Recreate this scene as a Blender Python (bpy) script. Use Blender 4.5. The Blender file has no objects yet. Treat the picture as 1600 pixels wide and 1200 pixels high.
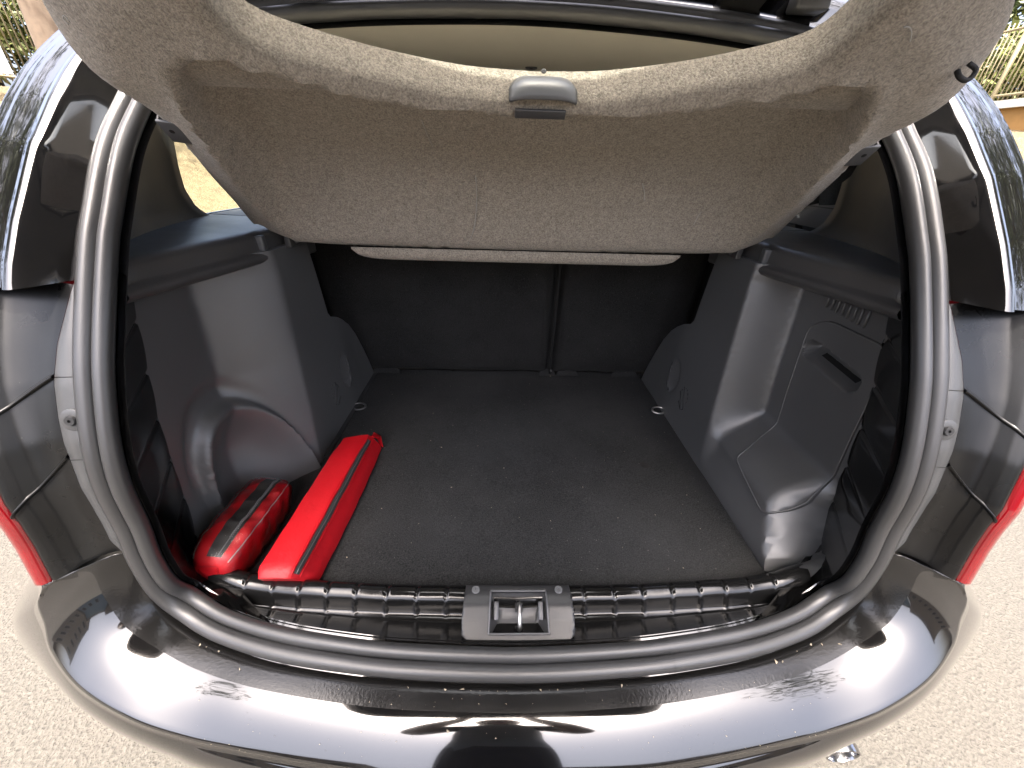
import bpy, bmesh, math, random
import numpy as np
from mathutils import Vector, Matrix
from mathutils.geometry import delaunay_2d_cdt
random.seed(7); np.random.seed(7)
R = math.radians
sc = bpy.context.scene
col = sc.collection

# ------------------------------------------------------------------ camera
def cam_axes(yaw, pitch, roll):
    cy, sy, cp, sp = math.cos(yaw), math.sin(yaw), math.cos(pitch), math.sin(pitch)
    fw = np.array([sy*cp, cy*cp, -sp]); r = np.array([cy, -sy, 0.0]); u = np.cross(r, fw)
    cr_, sr = math.cos(roll), math.sin(roll)
    return cr_*r + sr*u, -sr*r + cr_*u, fw
CAM = np.array([-.0325, -.37, 1.32])
ar, au, af = cam_axes(R(2.06), R(29.5), R(1.88))
cd = bpy.data.cameras.new('camera'); cam = bpy.data.objects.new('camera', cd); col.objects.link(cam)
cam.matrix_world = Matrix(((ar[0], au[0], -af[0], CAM[0]), (ar[1], au[1], -af[1], CAM[1]), (ar[2], au[2], -af[2], CAM[2]), (0, 0, 0, 1)))
cd.sensor_width = 36; cd.lens = 36*600/1600; cd.clip_start = .01; cd.clip_end = 500
sc.camera = cam

# ------------------------------------------------------------------ sky, sun, exposure
SUN_EL, SUN_AZ = 71, 184          # azimuth clockwise from +Y (where the car points): from behind the photographer
w = bpy.data.worlds.new('World'); sc.world = w; w.use_nodes = True
nt = w.node_tree; bg = nt.nodes['Background']
sky = nt.nodes.new('ShaderNodeTexSky'); sky.sky_type = 'NISHITA'; sky.sun_disc = False
sky.sun_elevation = R(SUN_EL); sky.sun_rotation = R(SUN_AZ); sky.air_density = .7; sky.dust_density = 10.0; sky.ozone_density = 1.2
nt.links.new(sky.outputs[0], bg.inputs[0]); bg.inputs[1].default_value = .15
sl = bpy.data.lights.new('sun', 'SUN'); sl.energy = 2.0; sl.angle = R(.6); sl.color = (1, .955, .88)
so = bpy.data.objects.new('sun', sl); col.objects.link(so)
sdir = Vector((math.sin(R(SUN_AZ))*math.cos(R(SUN_EL)), math.cos(R(SUN_AZ))*math.cos(R(SUN_EL)), math.sin(R(SUN_EL))))
so.rotation_euler = sdir.to_track_quat('Z', 'Y').to_euler()
so.location = (0, -4, 6)
vs = sc.view_settings; vs.view_transform = 'Standard'; vs.look = 'None'; vs.gamma = 1; vs.use_curve_mapping = False
vs.exposure = 3.1

# ------------------------------------------------------------------ materials
def new_mat(name):
    m = bpy.data.materials.new(name); m.use_nodes = True
    return m, m.node_tree, m.node_tree.nodes['Principled BSDF']
def node(t, kind, **kw):
    n = t.nodes.new(kind)
    for k, v in kw.items():
        if k in n.inputs.keys(): n.inputs[k].default_value = v
        else: setattr(n, k, v)
    return n
def noise(t, scale, detail=4, rough=.6, vec=None):
    n = node(t, 'ShaderNodeTexNoise', Scale=scale, Detail=detail, Roughness=rough)
    if vec is None:
        c = t.nodes.new('ShaderNodeTexCoord'); t.links.new(c.outputs['Object'], n.inputs['Vector'])
    else: t.links.new(vec, n.inputs['Vector'])
    return n.outputs['Fac']
def ramp(t, fac, stops):
    r = t.nodes.new('ShaderNodeValToRGB'); t.links.new(fac, r.inputs[0])
    e = r.color_ramp.elements
    while len(e) < len(stops): e.new(.5)
    for i, (p, c) in enumerate(stops):
        e[i].position = p; e[i].color = (c, c, c, 1) if isinstance(c, (int, float)) else (*c, 1)
    return r.outputs[0]
def bump(t, b, fac, strength, dist, prev=None):
    n = node(t, 'ShaderNodeBump', Strength=strength, Distance=dist); t.links.new(fac, n.inputs['Height'])
    if prev is not None: t.links.new(prev, n.inputs['Normal'])
    t.links.new(n.outputs[0], b.inputs['Normal']); return n.outputs[0]
def mixc(t, fac, a, b):
    n = t.nodes.new('ShaderNodeMix'); n.data_type = 'RGBA'
    for i, v in ((0, fac), (6, a), (7, b)):
        if hasattr(v, 'links'): t.links.new(v, n.inputs[i])
        elif isinstance(v, (int, float)): n.inputs[i].default_value = v
        else: n.inputs[i].default_value = (*v, 1)
    return n.outputs[2]
M = {}
def paint():
    m, t, b = new_mat('black_gloss_paint')
    b.inputs['Base Color'].default_value = (.006, .006, .0065, 1); b.inputs['Roughness'].default_value = .07
    b.inputs['IOR'].default_value = 1.5; b.inputs['Coat Weight'].default_value = 1.0; b.inputs['Coat IOR'].default_value = 1.6; b.inputs['Coat Roughness'].default_value = .035
    n1 = noise(t, 3.5, 5, .65); n2 = noise(t, 420, 2, .5)
    dust = ramp(t, n1, [(.45, 0), (.8, .025)]); spk = ramp(t, n2, [(.70, 0), (.76, .5)])
    a = node(t, 'ShaderNodeMath', operation='MULTIPLY'); t.links.new(spk, a.inputs[0]); a.inputs[1].default_value = .18
    s = node(t, 'ShaderNodeMath', operation='ADD'); t.links.new(dust, s.inputs[0]); t.links.new(a.outputs[0], s.inputs[1])
    t.links.new(mixc(t, s.outputs[0], (.0025, .0025, .0028), (.16, .145, .12)), b.inputs['Base Color'])
    rr = ramp(t, n1, [(.35, .05), (.75, .16)]); t.links.new(rr, b.inputs['Roughness'])
    n3 = noise(t, 7, 2, .5); bump(t, b, n3, .012, .01)
    return m
M['paint'] = paint()
def plastic(name, c, rough=.42, grain=900, gs=.25, var=.25, smear=True, ior=1.5):
    m, t, b = new_mat(name); b.inputs['IOR'].default_value = ior
    n1 = noise(t, 5, 5, .65); n2 = noise(t, grain, 2, .5)
    lo = tuple(x*(1-var) for x in c); hi = tuple(x*(1+var) for x in c)
    base = mixc(t, n1, lo, hi)
    if smear:
        n3 = noise(t, 300, 2, .5); sp = ramp(t, n3, [(.74, 0), (.80, .10)])
        base = mixc(t, sp, base, (.22, .21, .19))
    t.links.new(base, b.inputs['Base Color'])
    t.links.new(ramp(t, n1, [(.3, max(.02, rough-.06)), (.7, rough+.08)]), b.inputs['Roughness'])
    bump(t, b, n2, gs, .0006)
    return m
M['trim'] = plastic('grained_dark_plastic', (.080, .081, .082), .40, 900, .22, ior=1.8)
M['trim_soft'] = plastic('soft_dark_plastic', (.034, .035, .036), .5)
M['support'] = plastic('textured_black_plastic', (.050, .050, .051), .36, 650, .45, ior=1.65)
M['plate'] = plastic('grey_latch_plastic', (.024, .0245, .0255), .36, 900, .15)
M['clip'] = plastic('pale_grey_plastic', (.085, .087, .09), .35, 800, .1)
M['rubber'] = plastic('rubber_seal', (.030, .0305, .031), .40, 500, .15, ior=1.65)
M['flange'] = plastic('grey_flange_sealer', (.055, .057, .058), .34, 400, .2)
M['headliner'] = plastic('headliner_fabric', (.42, .40, .35), .9, 1300, .7, .08, False)
M['dark'] = plastic('matt_black', (.006, .006, .006), .7)
M['sillpaint'] = plastic('worn_sill_paint', (.006, .006, .006), .13, 300, .12, .5)
M['jambpaint'] = plastic('deep_black_enamel', (.0018, .0018, .0018), .09, 300, .02, .3, True, 1.38)
M['ledge'] = plastic('dusty_reflection_paint', (.008, .0078, .0075), .20, 260, .35, .5)  # dusty, and its dull dark finish also paints in a mirrored band
M['lampside'] = plastic('smoky_lamp_plastic', (.0045, .0046, .0047), .28, 300, .08, .35, True, 1.36)
M['metal'] = plastic('bare_metal', (.55, .53, .50), .3, 500, .1); M['metal'].node_tree.nodes['Principled BSDF'].inputs['Metallic'].default_value = 1
M['chrome'] = plastic('chrome', (.30, .30, .31), .16, 300, .0, .05, False); M['chrome'].node_tree.nodes['Principled BSDF'].inputs['Metallic'].default_value = 1

def felt():
    m, t, b = new_mat('needle_felt')
    c = t.nodes.new('ShaderNodeTexCoord')
    mp = node(t, 'ShaderNodeMapping'); mp.inputs['Scale'].default_value = (1, 1, 1); t.links.new(c.outputs['Object'], mp.inputs[0])
    n1 = noise(t, 430, 3, .75, mp.outputs[0]); n2 = noise(t, 130, 4, .75, mp.outputs[0]); n3 = noise(t, 6, 3, .6, mp.outputs[0])
    a = mixc(t, ramp(t, n1, [(.36, 0), (.64, 1)]), (.044, .0385, .031), (.47, .415, .33))
    a2 = mixc(t, ramp(t, n2, [(.38, 0), (.62, 1)]), (.15, .132, .105), (.31, .274, .22))
    ab = mixc(t, .5, a, a2)
    big = mixc(t, ramp(t, n3, [(.35, 0), (.7, 1)]), (.19, .167, .132), (.255, .226, .18))
    n4 = noise(t, 30, 8, .8, mp.outputs[0])
    lint = ramp(t, n4, [(.70, 0), (.78, .35)])
    t.links.new(mixc(t, lint, mixc(t, .15, ab, big), (.5, .46, .4)), b.inputs['Base Color'])
    b.inputs['Roughness'].default_value = .95; b.inputs['Sheen Weight'].default_value = .25; b.inputs['Sheen Roughness'].default_value = .5
    p = bump(t, b, n1, .9, .0018); bump(t, b, n2, .25, .002, p)
    return m
M['felt'] = felt()
def cloth(name, lo, hi, s1, s2, lint=.0):
    m, t, b = new_mat(name)
    n1 = noise(t, s1, 3, .7); n2 = noise(t, s2, 4, .6)
    base = mixc(t, ramp(t, n1, [(.35, 0), (.65, 1)]), lo, hi)
    base = mixc(t, ramp(t, n2, [(.3, .0), (.75, .45)]), base, tuple(x*1.6 for x in hi))
    if lint:
        n3 = noise(t, 260, 1, .5); base = mixc(t, ramp(t, n3, [(.765, 0), (.785, lint)]), base, (.35, .33, .30))
    t.links.new(base, b.inputs['Base Color']); b.inputs['Roughness'].default_value = .95
    b.inputs['Sheen Weight'].default_value = .03; b.inputs['Sheen Roughness'].default_value = .4; b.inputs['Specular IOR Level'].default_value = .15
    bump(t, b, n1, .8, .0018)
    return m
M['carpet'] = cloth('charcoal_carpet', (.0045, .0046, .0047), (.030, .0305, .031), 420, 4, .22)
M['seat'] = cloth('black_seat_cloth', (.0045, .0045, .0044), (.026, .026, .0255), 450, 5, .2)

def red_nylon():
    m, t, b = new_mat('red_nylon')
    n1 = noise(t, 14, 4, .6); n2 = noise(t, 1500, 1, .5)
    t.links.new(mixc(t, n1, (.36, .0012, .005), (.48, .002, .009)), b.inputs['Base Color'])
    b.inputs['Roughness'].default_value = .5
    p = bump(t, b, noise(t, 38, 3, .6), .3, .006); bump(t, b, n2, .25, .0006, p)
    return m
M['red'] = red_nylon()
M['zip'] = plastic('grey_zip_tape', (.035, .035, .035), .55, 900, .6)
def film():
    m, t, b = new_mat('clear_film'); t.nodes.remove(b)
    out = t.nodes['Material Output']
    tr = t.nodes.new('ShaderNodeBsdfTransparent'); tr.inputs[0].default_value = (.97, .97, .97, 1)
    gl = node(t, 'ShaderNodeBsdfGlossy', Roughness=.06); gl.inputs[0].default_value = (1, 1, 1, 1)
    fr = node(t, 'ShaderNodeFresnel', IOR=1.36); mx = t.nodes.new('ShaderNodeMixShader')
    bp = node(t, 'ShaderNodeBump', Strength=.8, Distance=.007)
    nz = noise(t, 42, 5, .6); t.links.new(nz, bp.inputs['Height'])
    t.links.new(bp.outputs[0], gl.inputs['Normal']); t.links.new(bp.outputs[0], fr.inputs['Normal'])
    t.links.new(fr.outputs[0], mx.inputs[0]); t.links.new(tr.outputs[0], mx.inputs[1]); t.links.new(gl.outputs[0], mx.inputs[2])
    t.links.new(mx.outputs[0], out.inputs[0]); return m
M['film'] = film()
def glass(name, tint):
    m, t, b = new_mat(name); t.nodes.remove(b); out = t.nodes['Material Output']
    tr = t.nodes.new('ShaderNodeBsdfTransparent'); tr.inputs[0].default_value = (*tint, 1)
    gl = node(t, 'ShaderNodeBsdfGlossy', Roughness=.01); fr = node(t, 'ShaderNodeFresnel', IOR=1.5); mx = t.nodes.new('ShaderNodeMixShader')
    t.links.new(fr.outputs[0], mx.inputs[0]); t.links.new(tr.outputs[0], mx.inputs[1]); t.links.new(gl.outputs[0], mx.inputs[2])
    t.links.new(mx.outputs[0], out.inputs[0]); return m
M['glass'] = glass('tinted_glass', (.80, .84, .80))
M['rearglass'] = glass('tailgate_glass', (.72, .76, .73))
def lens():
    m, t, b = new_mat('red_lamp_lens')
    b.inputs['Base Color'].default_value = (.50, .004, .014, 1); b.inputs['Roughness'].default_value = .12
    b.inputs['Coat Weight'].default_value = 1; b.inputs['Subsurface Weight'].default_value = .0
    n = noise(t, 25, 2); t.links.new(mixc(t, n, (.085, .0008, .0025), (.13, .0015, .004)), b.inputs['Base Color']); return m
M['lens'] = lens()
def asphalt():
    m, t, b = new_mat('pale_asphalt')
    n1 = noise(t, 95, 4, .75); n2 = noise(t, 260, 2, .6); n3 = noise(t, 1.1, 5, .6)
    v = node(t, 'ShaderNodeTexVoronoi', Scale=120.0); c = t.nodes.new('ShaderNodeTexCoord'); t.links.new(c.outputs['Object'], v.inputs['Vector'])
    base = mixc(t, ramp(t, n1, [(.3, 0), (.65, 1)]), (.018, .016, .0125), (.082, .0755, .0635))
    base = mixc(t, ramp(t, n2, [(.3, .0), (.7, .55)]), base, (.088, .0815, .069))
    base = mixc(t, ramp(t, n3, [(.35, 0), (.7, .35)]), base, (.068, .059, .048))
    t.links.new(base, b.inputs['Base Color']); b.inputs['Roughness'].default_value = .95
    p = bump(t, b, v.outputs['Distance'], .8, .006); bump(t, b, n1, .8, .012, p)
    return m
M['asphalt'] = asphalt()
def earth():
    m, t, b = new_mat('dry_leaf_earth')
    n1 = noise(t, 9, 6, .75); n2 = noise(t, 60, 3, .7)
    base = mixc(t, ramp(t, n1, [(.3, 0), (.7, 1)]), (.06, .042, .02), (.16, .125, .065))
    base = mixc(t, ramp(t, n2, [(.45, 0), (.65, .8)]), base, (.22, .18, .105))
    t.links.new(base, b.inputs['Base Color']); b.inputs['Roughness'].default_value = 1; bump(t, b, n2, 1, .03); return m
M['earth'] = earth()
def flat(name, c, rough=.6, var=.2, sc_=8):
    m, t, b = new_mat(name); n = noise(t, sc_, 5, .65)
    t.links.new(mixc(t, n, tuple(x*(1-var) for x in c), tuple(min(1, x*(1+var)) for x in c)), b.inputs['Base Color'])
    b.inputs['Roughness'].default_value = rough; bump(t, b, noise(t, sc_*12, 3), .3, .004); return m
M['leaf'] = flat('leaf_green', (.060, .085, .014), .6, .5, 3); M['leaf2'] = flat('leaf_yellow_green', (.10, .115, .022), .6, .4, 3)
M['bark'] = flat('bark', (.11, .08, .055), .95, .4, 14)
M['fence'] = flat('tan_painted_rail', (.18, .15, .085), .5); M['post'] = flat('grey_green_post', (.035, .05, .05), .5)
M['ochre'] = flat('ochre_wall', (.24, .13, .038), .9, .2); M['coping'] = flat('pale_coping', (.35, .34, .31), .8, .1)
M['white'] = flat('white_enamel', (.40, .40, .39), .5, .04); M['blue'] = flat('blue_print', (.025, .03, .13), .5, .1)
M['wallbeige'] = flat('beige_render', (.30, .25, .18), .9, .1, 2); M['wallblue'] = flat('pale_blue_render', (.20, .27, .30), .9, .1, 2); M['walltan'] = flat('tan_render', (.25, .20, .14), .9, .1, 2)
M['crumb'] = flat('crumb', (.35, .30, .22), .9, .3, 60)

# ------------------------------------------------------------------ helpers
def tag(o, label, cat=None, group=None, kind=None):
    if label: o['label'] = label
    if cat: o['category'] = cat
    if group: o['group'] = group
    if kind: o['kind'] = kind
    return o
def empty(name, loc):
    o = bpy.data.objects.new(name, None); o.location = loc; o.empty_display_size = .05; col.objects.link(o); return o
def wloc(o):
    v = Vector((0, 0, 0))
    while o is not None: v = v + Vector(o.location); o = o.parent
    return v
def mesh(name, vs_, fs, mat, parent=None, smooth=True, loc=None, recalc=True, sharp=None):
    off = Vector(loc) if loc is not None else (wloc(parent) if parent else Vector((0, 0, 0)))
    me = bpy.data.meshes.new(name)
    me.from_pydata([tuple(Vector(v) - off) for v in vs_], [], fs)
    if recalc:
        bm = bmesh.new(); bm.from_mesh(me); bmesh.ops.remove_doubles(bm, verts=bm.verts, dist=1e-6)
        bmesh.ops.recalc_face_normals(bm, faces=bm.faces); bm.to_mesh(me); bm.free()
    me.update()
    if smooth:
        me.polygons.foreach_set('use_smooth', [True]*len(me.polygons))
        if sharp: me.set_sharp_from_angle(angle=R(sharp))
    o = bpy.data.objects.new(name, me); me.materials.append(mat); col.objects.link(o)
    if loc is not None and parent is None: o.location = loc
    if parent is not None:
        o.parent = parent
    return o
def grid(rows, cu=False, cv=False):
    n, m_ = len(rows), len(rows[0]); v = [tuple(p) for r in rows for p in r]; f = []
    for i in range(n if cu else n-1):
        for j in range(m_ if cv else m_-1):
            a, b = i*m_+j, i*m_+(j+1) % m_; i2 = (i+1) % n
            f.append((a, b, i2*m_+(j+1) % m_, i2*m_+j))
    return v, f
def loft(name, rows, mat, parent=None, cu=False, cv=False, **k):
    v, f = grid(rows, cu, cv); return mesh(name, v, f, mat, parent, **k)
def cr(pts, n, closed=False):
    P = np.array(pts, float)
    if closed: Q = np.vstack([P[-1], P, P[0], P[1]])
    else: Q = np.vstack([2*P[0]-P[1], P, 2*P[-1]-P[-2]])
    out = []
    for i in range(1, len(Q)-2):
        a, b, c_, d = Q[i-1], Q[i], Q[i+1], Q[i+2]
        for s in range(16):
            t = s/16
            out.append(.5*((2*b)+(c_-a)*t+(2*a-5*b+4*c_-d)*t*t+(3*b-a-3*c_+d)*t**3))
    out.append(Q[-2]); out = np.array(out)
    L = np.concatenate([[0], np.cumsum(np.linalg.norm(np.diff(out, axis=0), axis=1))])
    s = np.linspace(0, L[-1], n + (1 if closed else 0))
    r = np.stack([np.interp(s, L, out[:, k]) for k in range(out.shape[1])], 1)
    return r[:-1] if closed else r
def tube(name, path, rad, mat, parent=None, n=10, closed=False, caps=True, **k):
    P = np.array(path, float); N = len(P)
    T = np.roll(P, -1, 0) - np.roll(P, 1, 0)
    if not closed: T[0] = P[1]-P[0]; T[-1] = P[-1]-P[-2]
    T /= np.linalg.norm(T, axis=1)[:, None]
    ref = np.array([0, 0, 1.0]) if abs(T[0][2]) < .9 else np.array([1.0, 0, 0])
    u = np.cross(T[0], ref); u /= np.linalg.norm(u); rows = []
    for i in range(N):
        u = u - T[i]*(u@T[i]); u /= np.linalg.norm(u); v = np.cross(T[i], u)
        r = rad[i] if hasattr(rad, '__len__') else rad
        rows.append([P[i]+r*(math.cos(a)*u+math.sin(a)*v) for a in np.linspace(0, 2*math.pi, n, endpoint=False)])
    v, f = grid(rows, closed, True)
    if caps and not closed: f.append(tuple(range(n))); f.append(tuple(range((N-1)*n, N*n)))
    return mesh(name, v, f, mat, parent, **k)
def box(name, c, s, mat, parent=None, rot=None, bev=.0, **k):
    bm = bmesh.new(); bmesh.ops.create_cube(bm, size=1)
    bmesh.ops.scale(bm, vec=s, verts=bm.verts)
    if bev: bmesh.ops.bevel(bm, geom=bm.edges[:], offset=bev, segments=3, affect='EDGES', profile=.5)
    if rot is not None: bmesh.ops.rotate(bm, matrix=rot, verts=bm.verts)
    bmesh.ops.translate(bm, vec=c, verts=bm.verts)
    bm.verts.ensure_lookup_table(); v = [x.co.copy() for x in bm.verts]; f = [[q.index for q in p.verts] for p in bm.faces]; bm.free()
    k.setdefault('sharp', 35)
    return mesh(name, v, f, mat, parent, **k)
def disc(name, c, nrm, r, h, mat, parent, n=20, dome=.3, **k):
    nrm = Vector(nrm).normalized(); q = nrm.to_track_quat('Z', 'Y'); c = Vector(c); rows = []
    for rr, zz in ((1, 0), (1, h*(1-dome)), (.85, h), (.3, h), (.28, h*.45), (.001, h*.4)):
        rows.append([c + q @ Vector((rr*r*math.cos(a), rr*r*math.sin(a), zz)) for a in np.linspace(0, 2*math.pi, n, endpoint=False)])
    return loft(name, rows, mat, parent, cv=True, sharp=40, **k)
def inside(p, poly):
    x, y = p; c = False; n = len(poly); j = n-1
    for i in range(n):
        xi, yi = poly[i]; xj, yj = poly[j]
        if (yi > y) != (yj > y) and x < (xj-xi)*(y-yi)/(yj-yi)+xi: c = not c
        j = i
    return c
def resample(poly, step):
    out = []; n = len(poly)
    for i in range(n):
        a, b = np.array(poly[i], float), np.array(poly[(i+1) % n], float); k = max(1, int(np.linalg.norm(b-a)/step))
        for s in range(k): out.append(tuple(a+(b-a)*s/k))
    return out
def rounded(poly, r, seg=6):
    out = []; n = len(poly)
    for i in range(n):
        p0, p, p1 = (np.array(poly[(i+k) % n][:2], float) for k in (-1, 0, 1))
        rr = poly[i][2] if len(poly[i]) > 2 else r
        a, b = p0-p, p1-p; la, lb = np.linalg.norm(a), np.linalg.norm(b); rr = min(rr, la*.48, lb*.48)
        A, B = p+a/la*rr, p+b/lb*rr
        for s in range(seg+1):
            t = s/seg; out.append(tuple((1-t)**2*A+2*t*(1-t)*p+t*t*B))
    return out
def cdt(outline, holes, step, extra=None):
    """triangulated patch of a plane region: outline and holes are kept as clean edges"""
    pts = []; edges = []
    loops = [resample(outline, step)] + [resample(h, step) for h in holes]
    for lp in loops:
        k = len(pts); pts += lp; edges += [(k+i, k+(i+1) % len(lp)) for i in range(len(lp))]
    L = np.array([p for lp in loops for p in lp])
    o = np.array(outline); x0, y0 = o.min(0); x1, y1 = o.max(0)
    def add(x, y, st):
        if inside((x, y), loops[0]) and not any(inside((x, y), h) for h in loops[1:]):
            if np.min((L[:, 0]-x)**2+(L[:, 1]-y)**2) > (st*.45)**2: pts.append((x, y))
    k = 0
    for y in np.arange(y0+step/2, y1, step*.87):
        k += 1
        for x in np.arange(x0+(step/2 if k % 2 else step), x1, step): add(x, y, step)
    for (ex0, ex1, ey0, ey1, st) in (extra or []):
        for y in np.arange(ey0, ey1, st):
            for x in np.arange(ex0, ex1, st): add(x+1e-4, y+1e-4, st)
    r = delaunay_2d_cdt([Vector(p) for p in pts], edges, [], 0, 1e-7)
    V = [(v.x, v.y) for v in r[0]]; F = []
    for f in r[2]:
        c = (sum(V[i][0] for i in f)/3, sum(V[i][1] for i in f)/3)
        if inside(c, loops[0]) and not any(inside(c, h) for h in loops[1:]): F.append(tuple(f))
    return V, F, loops
def ss(a, b, x):
    t = min(1, max(0, (x-a)/(b-a))); return t*t*(3-2*t)
def lerp(a, b, t): return a+(b-a)*t
def mirror(vs_, s): return [(s*v[0], v[1], v[2]) for v in vs_]
def solid(o, th, off=-1):
    m = o.modifiers.new('thickness', 'SOLIDIFY'); m.thickness = th; m.offset = off; return o
def at_z(px, py, z):     # point of the place at height z that the photograph shows at this pixel
    D = (px-800)/600*ar-(py-600)/600*au+af; return CAM+D*(z-CAM[2])/D[2]

# ================================================================== ground and the slope beyond
def terr(x, y):
    r = math.hypot(x, y-1.0); a = y/max(r, .01)
    return 2.15*ss(5.2, 9.6, r)*ss(-.25, .25, a) + .05*math.sin(x*1.7)*math.sin(y*1.3)*ss(5, 8, r)
g = 60.0
ground = mesh('ground', [(-g, -g, 0), (g, -g, 0), (g, g, 0), (-g, g, 0)], [(0, 1, 2, 3)], M['asphalt'])
tag(ground, 'pale sunlit coarse asphalt under the car', kind='structure')
rows = []
for rr in [5.0, 5.6, 6.2, 6.8, 7.4, 8.0, 8.6, 9.2, 9.8, 11, 13, 18, 26]:
    rows.append([(rr*math.cos(a), 1.0+rr*math.sin(a), terr(rr*math.cos(a), 1.0+rr*math.sin(a))-.02+.03*ss(5.2, 5.6, rr)) for a in np.linspace(R(-12), R(192), 80)])
tag(loft('verge', rows, M['earth']), 'bank of dry leaves and straw beside the road', kind='structure')

# ================================================================== the car
car = empty('car', (0, 0, 0))
tag(car, 'black car standing with its boot open, carpeted boot empty but for two red pouches', 'car')
FZ = [.55, .70, .743, .818, .879, .948, 1.007, 1.073, 1.12, 1.21, 1.255, 1.327, 1.38, 1.5, 1.7]
FY = [-.04, -.03, -.02, -.013, -.003, .004, .02, .048, .073, .126, .158, .215, .268, .40, .6]
def fz(z): return float(np.interp(z, FZ, FY))

# ---- weatherstrip round the opening
half = [(0, -.113, .70), (.14, -.108, .70), (.235, -.100, .70), (.35, -.083, .70), (.445, -.059, .702), (.505, -.036, .714), (.537, -.024, .748), (.548, -.014, .818),
        (.55, -.003, .879), (.55, .004, .948), (.55, .02, 1.007), (.55, .048, 1.073), (.55, .073, 1.12), (.55, .13, 1.215), (.55, .158, 1.255), (.55, .215, 1.327),
        (.548, .27, 1.38), (.537, .33, 1.442), (.498, .382, 1.494), (.41, .402, 1.518), (.268, .407, 1.533), (.13, .409, 1.541)]
ctrl = half + [(0, .41, 1.544)] + [(-x, y, z) for x, y, z in half[:0:-1]]
path = cr(ctrl, 300, True)
def frame(P):
    T = np.roll(P, -1, 0)-np.roll(P, 1, 0); T /= np.linalg.norm(T, axis=1)[:, None]; S = []; N = []
    for p, t in zip(P, T):
        k = ss(.70, .86, p[2]); d_ = (fz(p[2]+.04)-fz(p[2]-.04))/.08
        s = np.array([0, -1, d_])/math.hypot(1, d_); s0 = np.array([0, -.45, .89]); s = s0*(1-k)+s*k
        s = s-t*(s@t); s /= np.linalg.norm(s); n = np.cross(t, s)
        c = np.array([0, fz(1.1), 1.1])-p
        if n@c < 0: n = -n
        S.append(s); N.append(n)
    return T, np.array(S), np.array(N)
T_, S_, N_ = frame(path)
def bead(name, inset, lift, rx, rs, parent):
    rows = []
    for i, (p, s, n) in enumerate(zip(path, S_, N_)):
        wob = 1+.02*math.sin(i*.37)
        rows.append([p+n*(inset+rx*math.cos(a)*wob)+s*(lift+rs*math.sin(a)*wob) for a in np.linspace(0, 2*math.pi, 16, endpoint=False)])
    return loft(name, rows, M['rubber'], parent, cu=True, cv=True)
strip = bead('weatherstrip', .0110, -.001, .0110, .0105, car)
tag(strip, 'double black rubber seal round the boot opening')
bead('inner_bead', .0315, -.002, .0100, .0108, strip)
# vulcanised joint of the seal, right of the latch
ji = int(np.argmin([abs(p[0]-.235)+(10 if p[2] > .9 else 0) for p in path]))
for ins, lf, rx in ((.0110, -.001, .0115), (.0315, -.002, .0105)):
    rows = []
    for k in range(-1, 9):
        i = ji+k; rows.append([path[i]+N_[i]*(ins+rx*math.cos(a))+S_[i]*(lf+(.0111)*math.sin(a)) for a in np.linspace(0, 2*math.pi, 16, endpoint=False)])
    loft('joint_sleeve', rows, M['rubber'], strip, cv=True)
# metal flange under the seal, closing the gap between sill, jambs and body
rows = [[p+n*(-.002)+s*(-.010), p+n*.02+s*(-.012), p+n*.047+s*(-.013)] for p, s, n in zip(path, S_, N_)]
loft('seal_flange', [[r[k] for r in rows] for k in range(3)], M['paint'], car, cv=True)

# ---- boot sill
def sill_y(x): a = abs(x); return float(np.interp(a, [0, .2, .36, .45, .51, .58], [.010, .014, .023, .033, .046, .06]))
def seal_in(x):
    best = min(((abs(p[0]-x), tuple(p+n*.054-s*.003)) for p, n, s in zip(path, N_, S_) if p[2] < .80 and abs(p[0]) < .53), key=lambda q: q[0]); return best[1]
marks = [(at_z(px, 968, .705)[0]) for px in (360, 407, 452, 499, 546, 597, 646, 694, 917, 966, 1013, 1061, 1107, 1150, 1193, 1235)]
SP = sorted([(p+n*.044-s*.009)[[0, 1, 2]].tolist() for p, n, s in zip(path, N_, S_) if p[2] < .80], key=lambda q: q[0])
SP = [q for q in SP if abs(q[0]) <= .50]; SPx, SPy, SPz = zip(*SP)
prof = [(0.016, -.040, 0), (.010, -.004, 0), (.005, .003, 0), (-.002, .006, 0), (-.009, .0055, 0), (-.014, .0035, 0), (-.0175, .0005, 0), (-.020, -.004, 0), (-.022, -.010, 0), (-.0235, -.016, 0), (-.026, -.021, 0), (-.030, -.024, 0)]
rows = []
xs = np.linspace(-.50, .50, 801)
for j, (dy, dz, _) in enumerate(prof):
    row = []
    for x in xs:
        d_ = min(abs(x-m_) for m_ in marks); y0 = sill_y(x); z0 = .716+.012*ss(.40, .5, abs(x))
        notch = math.exp(-(d_/.0026)**2); bmp = math.exp(-(d_/.0030)**2)
        z = z0+dz; y = y0+dy
        if 1 <= j <= 4: z -= .0022*notch
        if 5 <= j <= 6: z -= .0008*notch
        if 7 <= j <= 10: y -= (.0006, .0018, .0026, .0012)[j-7]*bmp
        if j <= 5: z += .0006*math.sin(x*61)*math.sin(x*23)
        row.append((x, y, z))
    rows.append(row)
for t in (.25, .5, .75, 1.0):
    row = []
    for i, x in enumerate(xs):
        a = rows[len(prof)-1][i]; yi = float(np.interp(x, SPx, SPy)); zi = float(np.interp(x, SPx, SPz))
        row.append((x, lerp(a[1], yi, t), lerp(a[2], zi, t)-.004*math.sin(t*math.pi)))
    rows.append(row)
sill = loft('boot_sill', rows, M['sillpaint'], car); tag(sill, 'glossy black ribbed sill at the edge of the boot floor')

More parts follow.
